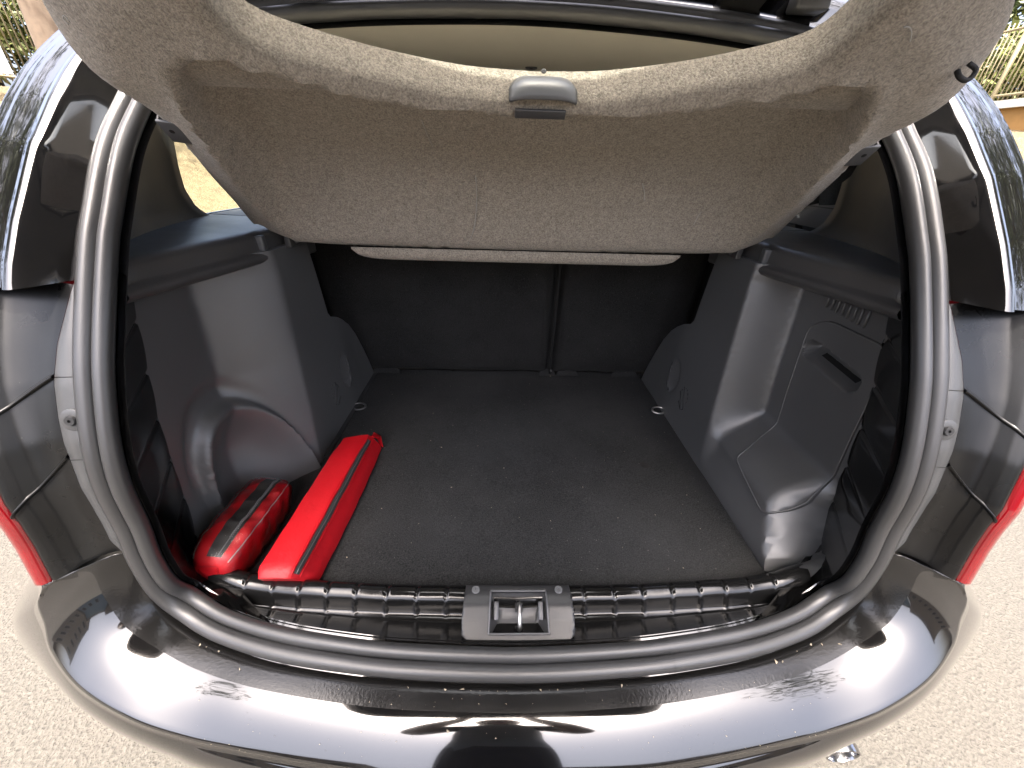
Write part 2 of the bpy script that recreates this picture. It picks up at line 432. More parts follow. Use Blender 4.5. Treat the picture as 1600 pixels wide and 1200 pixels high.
# ---- latch plate
def plate_pt(u, v, lift=0):      # v 0 at the carpet edge, 1 at the seal
    yy = np.interp(v, [0, .16, .32, .42, .55, 1], [.010, -.006, -.021, -.028, -.037, -.0640]); zz = np.interp(v, [0, .16, .32, .42, .55, 1], [.7275, .7300, .7275, .7230, .7165, .7005])
    nn = np.array([0, -.45, .89]) if v > .32 else np.array([0, -.1, .99])
    return np.array([u, yy, zz])+nn*lift
ol = rounded([(-.082, 0, .004), (.084, 0, .004), (.088, 1, .18), (-.085, 1, .18)], .004)
ol = rounded([(-.082, 0, .003), (.084, 0, .003), (.0875, .55, .01), (.086, .84, .02), (.068, 1, .03), (-.066, 1, .03), (-.084, .84, .02), (-.0855, .55, .01)], .01)
hole = rounded([(-.042, .10), (.045, .10), (.0465, .80), (-.0435, .80)], .006)
sc_ol = [(u, v*.085) for u, v in ol]; sc_h = [(u, v*.085) for u, v in hole]
V, F, lp = cdt(sc_ol, [sc_h], .004)
plate = mesh('latch_plate', [plate_pt(u, v/.085, .0) for u, v in V], F, M['plate'], car); solid(plate, .006, 0)
tag(plate, 'grey plastic latch cover in the middle of the sill')
nh = lp[1]; rows = [[plate_pt(u, v/.085, .002) for u, v in nh], [plate_pt(u*.97, v/.085, -.004) for u, v in nh], [plate_pt(u*.78, .14+v/.085*.78, -.020) for u, v in nh], [plate_pt(u*.72, .18+v/.085*.7, -.024) for u, v in nh]]
v_, f_ = grid(rows, False, True); f_.append(tuple(range(3*len(nh), 4*len(nh))))
pocket = mesh('latch_pocket', v_, f_, M['support'], plate)
rim_p = [plate_pt(u*1.01, .005+v/.085*1.0, .0033) for u, v in nh]; tube('pocket_rim', rim_p, .0014, M['clip'], plate, n=6, closed=True)
for s, x in ((-1, -.034), (1, .037)):
    box('pocket_insert', plate_pt(x, .40, -.006), (.008, .026, .012), M['support'], plate, rot=Matrix.Rotation(R(32), 3, 'X') @ Matrix.Rotation(R(-18*s), 3, 'Y'), bev=.002)
sx = .003
tube('striker', [plate_pt(sx, .28, -.018), plate_pt(sx, .28, -.004), plate_pt(sx, .33, .0015), plate_pt(sx, .66, .0015), plate_pt(sx, .72, -.004), plate_pt(sx, .72, -.02)], .0035, M['metal'], plate, n=8)
for v0 in (.26, .74): box('striker_slot', plate_pt(sx, v0, -.0195), (.012, .013, .006), M['dark'], plate, rot=Matrix.Rotation(R(30), 3, 'X'))
for x in (-.066, .066):
    disc('screw', plate_pt(x, .085, .0025), (0, -.1, 1), .0065, .003, M['clip'], plate)

# ---- jamb strips: black ribbed metal between seal and side trim
TZ = [.66, .72, .79, .87, .96, 1.07, 1.12, 1.2]; TYE = [.075, .088, .105, .116, .131, .158, .171, .19]
def yedge(z): return float(np.interp(z, TZ, TYE))
SB = [(p+n*.042-s*.008) for p, n, s in zip(path, N_, S_) if p[0] > .3 and .70 < p[2] < 1.45]
SB = sorted(SB, key=lambda q: q[2]); sbz = [q[2] for q in SB]; sby = [q[1] for q in SB]; sbx = [q[0] for q in SB]
for s in (-1, 1):
    rows = []
    for z in np.linspace(.675, 1.19, 200):
        xi, yi = float(np.interp(z, sbz, sbx)), float(np.interp(z, sbz, sby))
        ph = (z-.70)/.072; fr = ph-math.floor(ph)
        gro = math.exp(-((fr-.5)/.04)**2)*.0025; sc_ = .003*abs(math.sin(math.pi*(ph-.5)))
        row = []
        for t in np.linspace(0, 1, 8):
            zz = z+.010*t                         # grooves climb towards the front
            row.append((s*(lerp(xi, .567, t)+gro*(.2+.8*t)), lerp(yi, yedge(z)+.012+sc_, t), zz))
        rows.append(row)
    j = loft('jamb_strip', rows, M['jambpaint'], car); tag(j, 'glossy black ribbed metal strip between seal and boot trim')
    # corner plug between jamb and sill
    loft('sill_corner', [[(s*.487, sill_y(.49)+.02, .70), (s*.487, sill_y(.49)-.002, .735), (s*.487, float(np.interp(.487, SPx, SPy))-.004, .695)],
                         [(s*.53, .075, .70), (s*.525, .045, .752), (s*.518, .02, .715)], [(s*.565, .10, .71), (s*.56, .06, .79), (s*.535, .03, .76)]], M['support'], car)

# ---- side trims
def ztop(y): return 1.165
ARCH = [(.80, .676), (.792, .70), (.772, .755), (.748, .81), (.717, .871), (.685, .912), (.654, .937), (.618, .958), (.582, .972), (.572, .985), (.570, 1.04), (.566, 1.10), (.560, 1.165)]
def trim_R(y, z):
    xt = lerp(.456, .478, (z-.69)/.45); yr = float(np.interp(z, [.69, .82, 1.13], [.345, .362, .408]))
    xo = .562+.006*ss(.9, 1.15, z)
    box_ = .457+.02*ss(.69, .79, z)+(xo-.477)*ss(.775, .865, z)
    # bottom step behind the tower: shelf of the wheel housing
    s = ss(yr-.034, yr+.004, y)
    x = box_*(1-s)+xt*s
    y0_ = float(np.interp(z, [.69, .80, .9], [.046, .098, .10])); x += (xo+.004-x)*ss(y0_+float(np.interp(z, [.69, .78], [.014, .055])), y0_+.001, y)
    x -= .012*ss(.56, .60, y)*ss(.93, .80, z)*0
    x += .004*ss(.60, .68, y)
    # tie-down recess on the arch
    d_ = ((y-.585)/.028)**2+((z-.815)/.048)**2
    x += .012*ss(1.0, .75, d_)*ss(.625, .56, y)
    return x
def trim_L(y, z):
    xt = lerp(.456, .478, (z-.69)/.45); yr = float(np.interp(z, [.69, .82, 1.13], [.345, .372, .415])); yc = float(np.interp(z, [.69, .80, .95, 1.13], [.215, .235, .272, .292]))
    xo = .562+.006*ss(.9, 1.15, z)
    t = (y-yc)/(yr-yc)
    k = .13; t2 = max(0, min(1, t)); t = t2*.75+.25*ss(-.12, 1.12, t)
    x = lerp(xo, xt, t)
    e = abs((y-.238)/.100)**2.4+abs((z-.69)/.232)**2.4
    dd = 1-e
    x -= .020*ss(-.05, .22, dd)-.034*ss(.12, 1.0, dd)*ss(.66, .90, z)-.010*ss(.1, .9, dd)
    x += .007*math.exp(-((e-1.25)/.2)**2)*ss(.78, .86, z)*ss(.34, .25, y)
    x += .004*ss(.60, .68, y)
    d_ = ((y-.585)/.028)**2+((z-.815)/.048)**2
    x += .012*ss(1.0, .75, d_)*ss(.625, .56, y)
    return min(x, .573)
rear_edge = [(yedge(z)+(.0025*abs(math.sin(math.pi*((z-.70)/.072)))), z) for z in np.linspace(1.165, .80, 26)]
def outl(low): return ARCH + rear_edge + low
lowR = [(.098, .78), (.075, .74), (.058, .71), (.046, .676)]
lowL = [(.10, .76), (.09, .72), (.085, .676)]
def trim_obj(name, s, fun, outline, holes, step, parent, mat, extra=None, off=0.0):
    V, F, lp = cdt(outline, holes, step, extra)
    v3 = [(s*(fun(y, z)-off), y, z) for y, z in V]; F = list(F); k = len(v3)
    for L in lp[:1] if not holes else lp:          # return flange, so the moulding has depth
        b = len(v3); v3 += [(s*(fun(y, z)-off), y, z) for y, z in L]; c = len(v3); v3 += [(s*(fun(y, z)+(.05 if L is lp[0] else .012)), y, z) for y, z in L]
        n = len(L); F += [(b+i, b+(i+1) % n, c+(i+1) % n, c+i) for i in range(n)]
    return mesh(name, v3, F, mat, parent, sharp=55)
coverR = rounded([(.322, 1.070, .022), (.284, 1.092, .02), (.166, 1.092, .02), (.150, 1.060, .02), (.130, .840, .02), (.124, .806, .018), (.123, .778, .012), (.134, .758, .012), (.262, .786, .016), (.268, .806, .014), (.288, .835, .016)], .015)
slot_a, slot_b = np.array([.292, 1.030]), np.array([.190, 1.018])
def slot_d(y, z):
    p = np.array([y, z]); t = max(0, min(1, ((p-slot_a)@(slot_b-slot_a))/((slot_b-slot_a)@(slot_b-slot_a)))); return np.linalg.norm(p-slot_a-t*(slot_b-slot_a))
def cover_fun(y, z):
    x = trim_R(y, z); d_ = slot_d(y, z)
    if d_ < .022:
        zz = z-(1.030 if y > .292 else lerp(1.018, 1.030, (y-.19)/.102))
        x += .026*ss(.020, .0155, d_)*ss(-.020, .004, zz)+.004*ss(.020, .0165, d_)
    return x
def grow(poly, d_):
    c = np.array(poly); n = len(c); out = []
    area = sum(c[i][0]*c[(i+1) % n][1]-c[(i+1) % n][0]*c[i][1] for i in range(n))
    for i in range(n):
        t = c[(i+1) % n]-c[i-1]; t /= (np.linalg.norm(t)+1e-9); nn = np.array([t[1], -t[0]])*(1 if area > 0 else -1); out.append(tuple(c[i]+nn*d_))
    return out
notch = [(.096, .742), (.112, .738), (.114, .70), (.09, .698)]
trims = {}
tr = trim_obj('side_trim', 1, trim_R, outl(lowR), [grow(coverR, .0022)], .0095, car, M['trim'], [(.33, .42, .68, 1.165, .006), (.04, .36, .76, .87, .007)]); trims[1] = tr
tag(tr, 'dark plastic boot side trim with an access cover')
cv_ = trim_obj('access_cover', 1, cover_fun, coverR, [], .0075, tr, M['trim'], [(.165, .32, .99, 1.055, .0026), (.10, .30, .76, .87, .006)], .0015)
rows = [[(cover_fun(lerp(.285, .196, t), lerp(1.0255, 1.0145, t)+dz)-.0016, lerp(.285, .196, t), lerp(1.0255, 1.0145, t)+dz) for t in np.linspace(0, 1, 24)] for dz in (.003, 0, -.003)]
loft('grip_slot_shade', rows, M['dark'], cv_)  # dark strip laid in the slot, painting the shade of the recess
tube('cover_edge', [(cover_fun(y, z)-.0012, y, z) for y, z in resample(coverR, .004)], .0017, M['trim'], cv_, n=6, closed=True)
tag(cv_, 'removable access cover with a slotted finger grip')
tl = trim_obj('side_trim', -1, trim_L, outl(lowL), [], .0085, car, M['trim'], [(.09, .40, .70, .99, .0045)]); trims[-1] = tl
tag(tl, 'dark plastic boot side trim with a rounded bulge by the floor')
for s in (-1, 1):      # dark board behind arch and tower, wheel housing in the cabin
    mesh('wheel_housing', [(s*.52, .17, .60), (s*.60, .17, .60), (s*.60, .22, 1.2), (s*.585, .22, 1.2), (s*.52, .90, .60), (s*.60, .90, .60), (s*.60, .90, 1.2), (s*.585, .90, 1.2)],
         [(1, 5, 6, 2), (2, 6, 7, 3)], M['dark'], car, smooth=False)
    # cast tie-down pictogram beside the recess, raised marks
    pt = []
    def onw(y, z): return np.array([s*((trim_R if s > 0 else trim_L)(y, z)-.0006), y, z])
    loopm = [onw(.50+.020*math.cos(a), .795+.026*math.sin(a)) for a in np.linspace(R(20), R(200), 14)]
    for i in range(0, 13, 2): tube('cast_mark', [loopm[i], loopm[i+1]], .0008, M['plate'], trims[s], n=5)
    tube('cast_mark', [onw(.485, .765), onw(.512, .82)], .0009, M['plate'], trims[s], n=5)
    tube('cast_mark', [onw(.497, .757), onw(.524, .80)], .0009, M['plate'], trims[s], n=5)
    tube('cast_mark', [onw(.518, .772), onw(.497, .757), onw(.485, .765)], .0009, M['plate'], trims[s], n=5)
    # bright lip of the recess
    tube('recess_lip', [onw(.612, .845), onw(.611, .80), onw(.606, .778), onw(.588, .764)], .0022, M['plate'], trims[s], n=6)
# air slots moulded under the right shelf support
for k in range(8):
    y = .305-.0125*k; tube('vent_rib', [np.array([trim_R(y, 1.135)-.003, y, 1.138]), np.array([trim_R(y, 1.105)-.003, y-.002, 1.112-.001*k])], .0022, M['trim'], tr, n=6)
for k in range(2):
    y = .172-.012*k; tube('vent_rib', [np.array([trim_R(y, 1.12)-.003, y, 1.125]), np.array([trim_R(y, 1.08)-.003, y-.003, 1.098])], .0018, M['trim'], tr, n=6)

# ---- boot carpet
ofl = [(-.47, .83), (-.475, .36), (-.585, .20), (-.585, .06)] + [(x, sill_y(x)+.010) for x in np.linspace(-.55, .55, 40)] + [(.585, .06), (.585, .20), (.475, .30), (.47, .83)]
V, F, lp = cdt(ofl, [], .022)
def cz(x, y): return .690+.0018*math.sin(x*9+1)*math.sin(y*11)+.0012*math.sin(x*23+y*17)+.006*ss(.79, .83, y)
carpet = mesh('boot_carpet', [(x, y, cz(x, y)) for x, y in V], F, M['carpet'], car); tag(carpet, 'dark charcoal carpet covering the boot floor'); solid(carpet, .008)
def ring(name, c, ru, rv, rad, mat, parent, tilt=0):
    return tube(name, [(c[0]+ru*math.cos(a), c[1]+rv*math.sin(a)*math.cos(tilt), c[2]+rv*math.sin(a)*math.sin(tilt)) for a in np.linspace(0, 2*math.pi, 24, endpoint=False)], rad, mat, parent, n=8, closed=True)
for s in (-1, 1):
    rows = [[(s*.325+k*.013*math.cos(a), .345+k*.011*math.sin(a), .6925-(.0 if k > .5 else .0006)) for a in np.linspace(0, 2*math.pi, 20, endpoint=False)] for k in (1, .6, .01)]
    loft('grommet', rows, M['dark'], carpet, cv=True)
    h = ring('tie_down_ring', (s*.443, .583, .698), .019, .013, .0028, M['metal'] if s > 0 else M['support'], car, R(15)); tag(h, 'small lashing ring at the edge of the carpet')
    box('hook_base', (s*.464, .583, .696), (.012, .022, .012), M['dark'], h, bev=.002)
# pale sealing strip along the left foot of the trim
loft('trim_foot', [[(-.452-.004*k, .80, .6935+.003*k), (-.4495-.004*k, .60, .6935+.003*k), (-.447-.004*k, .36, .6935+.003*k)] for k in (0, 1, 2)], M['plate'], tl)

# ---- rear seat backs
def seat(x0, x1, lbl):
    rows = []
    ny, nz_ = 60, 60
    for z in np.linspace(0, 1, nz_):
        row = []
        for u in np.linspace(0, 1, ny):
            x = lerp(x0, x1, u); zz = lerp(.698, 1.32, z)
            e = min(u, 1-u)*(x1-x0); eb = z*.62
            dep = .040*(1-math.exp(-max(0, min(e, eb))/.010)) - .004*math.exp(-((eb-.03)/.02)**2)
            puff = .008*math.sin(math.pi*u)*math.sin(math.pi*min(1, z*1.2))
            y = .835-.10*(zz-.69)-dep-puff+.0015*math.sin(x*31+zz*9)
            row.append((x, y, zz))
        rows.append(row)
    o = loft('seat_back', rows, M['seat'], car); tag(o, lbl); return o
seat(-.575, .131, 'wide black cloth seat back at the end of the boot')
seat(.147, .575, 'narrow black cloth seat back at the end of the boot')
tube('seat_belt', cr([(.139, .80, .70), (.139, .795, .78), (.138, .775, .95), (.138, .75, 1.2)], 20), .004, M['dark'], car, n=6)
mesh('seat_bulkhead', [(-.62, .85, .62), (.62, .85, .62), (.62, .80, 1.30), (-.62, .80, 1.30)], [(0, 1, 2, 3)], M['dark'], car)
box('belt_tongue', (.139, .783, .722), (.005, .004, .008), M['clip'], car, bev=.001)
# small folded carpet flaps at the foot of the seats
for x, w_ in ((-.42, .05), (.13, .03), (.40, .05), (.20, .04)):
    loft('carpet_flap', [[(x-w_, .795, .694), (x, .79, .699), (x+w_, .797, .694)], [(x-w_*.7, .815, .712), (x+.003, .81, .716), (x+w_*.7, .815, .711)]], M['carpet'], car)

# ---- shelf supports
def support(s):
    st = []   # stations along y: y, inner x of fascia, z drop
    for y in np.linspace(.134, .60, 48):
        xf = float(np.interp(y, [.085, .12, .15, .42, .60], [.550, .538, .531, .497, .478]))
        zf = float(np.interp(y, [.085, .15, .42, .60], [1.168, 1.168, 1.164, 1.150]))
        rd = ss(.085, .125, y)
        e = .008*(1-ss(.134, .17, y))
        drop = .052*ss(.40, .47, y)*ss(.585, .50, y)
        xo_ = float(np.interp(y, [.085, .16, .30, .45], [.556, .572, .625, .70])); xm = lerp(xf+.018+e, xo_, .45)
        lipo = .014*ss(.46, .43, y)
        st.append([(s*xo_, y, 1.206), (s*xm, y, 1.203), (s*(xf+.018+e), y, 1.199), (s*(xf+.007+e), y, 1.196), (s*(xf+.001+e), y, 1.187), (s*(xf+e*.8), y, zf+.004), (s*(xf-.001+e*.7), y, zf),
                   (s*(xf-lipo*.7), y, zf-.003), (s*(xf-lipo), y, zf-.008), (s*(xf-lipo), y, zf-.013-.006*(1-rd)-drop*.3), (s*(xf-lipo*.6), y, zf-.019-.008*(1-rd)-drop*.7), (s*(xf+.006), y, zf-.024-drop), (s*min(.60, xo_), y, zf-.026-drop)])
    o = loft('shelf_support', st, M['support'], car, sharp=60); tag(o, 'black textured plastic ledge that carries the parcel shelf')
    bp = (s*.545, .128, 1.178)
    disc('bolt_washer', (s*.5345, .146, 1.178), (-s*.8, -.6, .1), .012, .003, M['support'], o)
    disc('bolt', (s*.532, .144, 1.178), (-s*.8, -.6, .1), .0065, .010, M['metal'] if s < 0 else M['plate'], o)
    box('clip', (s*.497, .418, 1.177), (.014, .018, .030), M['clip'], o, rot=Matrix.Rotation(R(-8*s), 3, 'Z'), bev=.003)
    cb = box('pivot_block', (s*.473, .505, 1.172), (.012, .075, .022), M['support'], o, bev=.002)
    for k in range(4):
        y = .475+.02*k
        mesh('pivot_tooth', [(s*.466, y, 1.180), (s*.466, y+.014, 1.180), (s*.466, y+.012, 1.166), (s*.458, y+.002, 1.180), (s*.458, y+.013, 1.180), (s*.460, y+.012, 1.168)], [(0, 1, 2), (3, 5, 4), (0, 3, 4, 1), (1, 4, 5, 2), (2, 5, 3, 0)], M['clip'], o, smooth=False)
    # window shelf, farther forward
    loft('window_ledge', [[(s*.70, y, 1.207), (s*.62, y, 1.2045), (s*.53, y, 1.19)] for y in (.60, .8, 1.3)], M['trim_soft'], o)
for s in (-1, 1): support(s)

# ---- rear pillars (inside and outside), side windows
YW = ([1.19, 1.205, 1.215, 1.228, 1.26, 1.30, 1.38, 1.44, 1.47, 1.49, 1.53], [.62, .585, .566, .550, .536, .540, .56, .585, .62, .68, .80])
for s in (-1, 1):
    rows = []
    for z in np.linspace(1.188, 1.51, 40):
        k = float(np.interp(z, sbz, sby)) if z < 1.44 else fz(z)+.02
        a = np.array([.537-.06*ss(1.38, 1.50, z), k+.004, z]); b = np.array([.692-.09*ss(1.42, 1.52, z), float(np.interp(z, *YW)), z])
        row = []
        for t in np.linspace(0, 1, 16):
            p = lerp(a, b, t); p[0] += .028*math.sin(math.pi*t)**.8; row.append((s*p[0], p[1], p[2]))
        row.append((s*(b[0]+.012), b[1]+.006, z)); rows.append(row)
    o = loft('pillar_trim', rows, M['trim_soft'], car); tag(o, 'dark smooth plastic trim of the rear pillar beside the seal')
    gl = mesh('side_window', [(s*.716, .50, 1.19), (s*.716, 1.02, 1.19), (s*.66, 1.0, 1.47), (s*.66, .52, 1.47)], [(0, 1, 2, 3)], M['glass'], car, smooth=False)
    tag(gl, 'tinted rear side window')
    # cabin side ahead of and around the window
    def sx_(z): return float(np.interp(z, [.3, .55, .9, 1.18, 1.33, 1.47, 1.56], [.86, .90, .89, .80, .735, .685, .60]))
    ol = [(.34, .52), (.34, .80), (.36, 1.0), (.42, 1.18), (.48, 1.30), (.56, 1.42), (.64, 1.50), (2.1, 1.52), (2.1, .30), (.8, .30), (.66, .52)]
    V, F, lp = cdt(ol, [[(.52, 1.195), (1.0, 1.195), (.98, 1.455), (.60, 1.455)], [(1.10, 1.195), (2.0, 1.195), (1.85, 1.46), (1.12, 1.46)]], .05)
    o = mesh('quarter_panel', [(s*(sx_(z)-.10*ss(.75, .34, y)*ss(1.35, 1.1, z)-.002), y, z) for y, z in V], F, M['paint'], car); solid(o, .004)
    mesh('door_window', [(s*.716, 1.08, 1.19), (s*.716, 2.05, 1.19), (s*.66, 2.0, 1.47), (s*.66, 1.1, 1.47)], [(0, 1, 2, 3)], M['glass'], car, smooth=False)
    # outer rear pillar
    cs = [(.543, .012), (.551, .014), (.556, .008), (.566, -.010), (.576, -.028), (.581, -.036), (.587, -.041), (.594, -.041), (.600, -.035), (.606, -.032), (.620, -.035), (.638, -.034), (.648, -.030), (.653, -.032), (.660, -.026), (.671, -.012), (.682, .008), (.690, .03), (.697, .08), (.70, .14), (.702, .20)]
    rows = []
    for z in np.linspace(1.183, 1.62, 70):
        k = 1-.12*ss(1.40, 1.60, z)*1.0; lean = ss(1.44, 1.60, z)
        rows.append([(s*(x*k), fz(z)+dy+.0003*math.sin(z*30+x*40)*ss(.56, .6, x), z) for x, dy in cs])
    o = loft('rear_pillar', rows, M['paint'], car); tag(o, 'glossy black rear pillar with a drainage channel')

# ---- tail lamps
LI = [(1.182, .553), (1.172, .556), (1.115, .570), (1.08, .574), (1.037, .574), (.99, .569), (.926, .564), (.86, .562), (.843, .553)]
for s in (-1, 1):
    zi = np.linspace(1.180, .843, 70); rows_f = []; rows_l = []; rows_s = []
    for z in zi:
        t = (1.180-z)/(1.180-.843)
        xi = float(np.interp(-z, [-a for a, b in LI], [b for a, b in LI])); yi = fz(z)-.002
        zo = lerp(1.195, .823, t); xo = float(np.interp(t, [0, .25, .5, .75, .9, 1], [.676, .660, .636, .6255, .6255, .625])); yo = fz(zo)-.030+.008*ss(.5, 0, t)
        row = []
        for u in np.linspace(0, 1, 18):
            p = np.array([lerp(xi, xo, u), lerp(yi, yo, u)+.010*math.sin(math.pi*u)-.008*ss(.62, .72, u)*ss(1, .9, u), lerp(z, zo, u)])
            row.append((s*p[0], p[1], p[2]))
        rows_f.append(row)
        rows_l.append([(s*(xo+dx), yo+dy, zo+dz) for dx, dy, dz in ((-.001, .006, 0), (.000, -.002, 0), (.006, -.007, 0), (.014, -.007, 0), (.022, -.001, 0), (.030, .014, 0), (.048, .06, .004), (.075, .14, .008), (.10, .26, .01))])
        rows_s.append([(s*.546, fz(z)+.006, z), (s*.552, fz(z)-.001, z), (s*(xi-.001), yi-.0005, z), (s*(xi+.003), yi+.004, z)])
    lamp = loft('tail_lamp', rows_f, M['lampside'], car); tag(lamp, 'tail lamp with smoky black inner flank and red outer lens')
    loft('red_lens', rows_l, M['lens'], lamp)
    loft('sealing_strip', rows_s, M['flange'], lamp)
    for zc in (1.082, .985):
        t = (1.180-zc)/(.337); i = int(t*69)
        a = np.array(rows_f[i][0]); pth = [np.array([np.interp(min(69, i+k*.62), range(70), [rows_f[q][k][m] for q in range(70)]) for m in range(3)]) for k in range(0, 18)]
        rows = []
        for p in pth: rows.append([p+np.array([0, .001, .004]), p+np.array([0, -.0035, .0015]), p+np.array([0, -.0035, -.0005]), p+np.array([0, .001, -.003])])
        loft('rib', rows, M['lampside'], lamp)
        zz = zc; loft('strip_seam', [[(s*.549, fz(zz)-.0012, zz+.0006), (s*.572, fz(zz)-.0030, zz+.0006)], [(s*.549, fz(zz)-.0012, zz-.0006), (s*.572, fz(zz)-.0030, zz-.0006)]], M['dark'], lamp)
    disc('screw_washer', (s*.5555, fz(1.034)-.0015, 1.034), (-s*.1, -1, .3), .014, .003, M['flange'], lamp)
    disc('screw', (s*.5555, fz(1.034)-.003, 1.034), (-s*.1, -1, .3), .0065, .005, M['plate'], lamp)

# ---- bumper
ST = [  # inner edge, top edge, bulge
    ((0, -.115, .694), (0, -.191, .652), (0, -.206, .58)), ((.14, -.110, .694), (.15, -.188, .653), (.165, -.203, .58)), ((.235, -.102, .694), (.25, -.179, .655), (.285, -.190, .58)),
    ((.35, -.085, .695), (.370, -.163, .660), (.41, -.170, .58)), ((.445, -.061, .698), (.435, -.153, .664), (.485, -.150, .58)), ((.505, -.038, .709), (.509, -.138, .679), (.560, -.128, .58)),
    ((.538, -.027, .744), (.586, -.112, .700), (.635, -.100, .58)), ((.549, -.016, .80), (.634, -.083, .731), (.705, -.070, .585)), ((.553, -.012, .840), (.643, -.065, .765), (.782, -.034, .60)),
    ((.585, -.027, .834), (.646, -.055, .793), (.842, .002, .61)), ((.624, -.043, .823), (.636, -.046, .819), (.890, .05, .615)), ((.665, -.018, .827), (.675, -.016, .825), (.906, .12, .62)), ((.75, .10, .81), (.76, .11, .81), (.912, .22, .62)), ((.80, .26, .82), (.81, .27, .82), (.915, .36, .62))]
A = np.array(ST)            # n,3,3
fullI, fullE, fullB = [np.vstack([A[:0:-1, k]*np.array([-1, 1, 1]), A[:, k]]) for k in range(3)]
def cr_match(P, n):
    Q = np.vstack([2*P[0]-P[1], P, 2*P[-1]-P[-2]]); out = []
    for u in np.linspace(0, len(P)-1-1e-6, n):
        i = int(u)+1; t = u-int(u); a, b, c_, d = Q[i-1], Q[i], Q[i+1], Q[i+2]
        out.append(.5*((2*b)+(c_-a)*t+(2*a-5*b+4*c_-d)*t*t+(3*b-a-3*c_+d)*t**3))
    return np.array(out)
nI = 320; I_, E_, B_ = cr_match(fullI, nI), cr_match(fullE, nI), cr_match(fullB, nI)
cols = []
for i in range(nI):
    a, e, b = I_[i], E_[i], B_[i]; L = np.linalg.norm(e-a); k = min(1, L/.08)
    out = np.array([e[0]-a[0], e[1]-a[1], 0]); out /= (np.linalg.norm(out)+1e-9); c = []
    c.append(a-out*.016+np.array([0, 0, -.012*k])); c.append(a+np.array([0, 0, -.002]))
    for t in np.linspace(.06, .94, 16):
        h = .0105*k*math.sin(math.pi*t**1.05); c.append(lerp(a, e, t)+np.array([0, 0, h]))
    c += [lerp(a, e, .985)+np.array([0, 0, .0005]), e+out*.0015-np.array([0, 0, .0018]), e+out*.002-np.array([0, 0, .006]), e+out*.0005-np.array([0, 0, .010])]
    e2 = e+out*.0005-np.array([0, 0, .010])
    for t in np.linspace(.12, 1, 9): c.append(lerp(e2, b, t)+np.array([0, 0, .012*math.sin(math.pi*t)*k])+out*.008*math.sin(math.pi*t))
    c.append(b+np.array([-b[0]*.01, .004, -.06])); c.append(b+np.array([-b[0]*.03, .02, -.14])); c.append(b+np.array([-b[0]*.10, .07, -.24])); c.append(b+np.array([-b[0]*.2, .16, -.27]))
    cols.append(c)
KL = 7
bumper = loft('bumper', [c[KL:] for c in cols], M['paint'], car); tag(bumper, 'glossy black rear bumper, dusty along the top')
led = loft('bumper_reflection_band', [c[:KL+1] for c in cols], M['ledge'], bumper); tag(led, 'dusty satin band along the seal, painted in for a dark reflection')  # dust plus a painted-in dark reflection along the top of the bumper
# exhaust tip below the bumper
ex = at_z(1312, 1172, .30)
rows = []
for r_, dy in ((.036, .10), (.036, .012), (.034, .0), (.031, -.001), (.029, .004), (.029, .08)):
    rows.append([(ex[0]+r_*math.cos(a), ex[1]-.01+dy, ex[2]+r_*.8*math.sin(a)) for a in np.linspace(0, 2*math.pi, 28, endpoint=False)])
o = loft('exhaust_tip', rows, M['chrome'], car, cv=True, sharp=50); tag(o, 'chrome exhaust tip peeping out below the bumper')

# ---- headliner, roof, tailgate
rows = []
for x in np.linspace(-.56, .56, 50):
    dz = -.035*(abs(x)/.5)**2.6; yy = .03*(abs(x)/.5)**3*0
    pr = [(.428, 1.540), (.433, 1.530), (.443, 1.521), (.46, 1.511), (.49, 1.502), (.525, 1.495), (.56, 1.490), (.60, 1.492), (.66, 1.502), (.75, 1.512), (1.0, 1.525), (1.5, 1.53), (2.1, 1.50)]
    rows.append([(x, y, z+dz) for y, z in pr])
hl = loft('headliner', rows, M['headliner'], car); tag(hl, 'beige fabric headliner above the boot')
for x, y in ((-.19, .62), (.02, .60), (.22, .63)):
    disc('headliner_clip', (x, y, 1.493), (0, -.1, -1), .012, .003, M['trim_soft'], hl)
rows = []
for x in np.linspace(-.60, .60, 40):
    dz = -.04*(abs(x)/.55)**2.4
    rows.append([(x, y, z+dz) for y, z in ((.402, 1.541), (.415, 1.553), (.41, 1.568), (.425, 1.59), (.46, 1.605), (.8, 1.635), (1.4, 1.64), (2.1, 1.58), (2.12, 1.3), (2.12, .4))])
o = loft('roof', rows, M['paint'], car); tag(o, 'black painted roof with rain gutter above the seal')
for s in (-1, 1):
    hb = box('tailgate_hinge', (s*.335, .405, 1.572), (.07, .05, .03), M['support'], car, bev=.004); tag(hb, 'black hinge block of the tailgate')
    tube('hinge_arm', [(s*.335, .41, 1.575), (s*.335, .37, 1.60), (s*.335, .33, 1.615)], .009, M['support'], hb, n=8)
    box('buffer', (s*.42, .40, 1.545), (.05, .03, .022), M['clip'], hb, bev=.004)
TA = R(12); tdir = np.array([0, -math.cos(TA), math.sin(TA)]); tnrm = np.array([0, math.sin(TA), math.cos(TA)]); tp = np.array([0, .40, 1.61])
def tg(u, v, wv): # across, along, normal
    bow = -.05*(u/.55)**2*(.3+.7*v) - .10*max(0, v-.55)**1.3
    return np.array([u, 0, 0])+tp+tdir*v+tnrm*(wv+bow)
def tgw(v): return float(np.interp(v, [0, .15, .5, .62, .9, 1.02], [.50, .545, .585, .60, .585, .54]))
ol = rounded([(-.50, 0, .06), (.50, 0, .06), (.585, .5, .1), (.60, .63, .1), (.60, .95, .1), (.56, 1.06, .1), (-.56, 1.06, .1), (-.60, .95, .1), (-.60, .63, .1), (-.585, .5, .1)], .08)
wh = rounded([(-.42, .085), (.42, .085), (.46, .31), (-.46, .31)], .06)  # tailgate stretched and window cut short to keep sun off bumper and floor
V, F, lp = cdt(ol, [wh], .04)
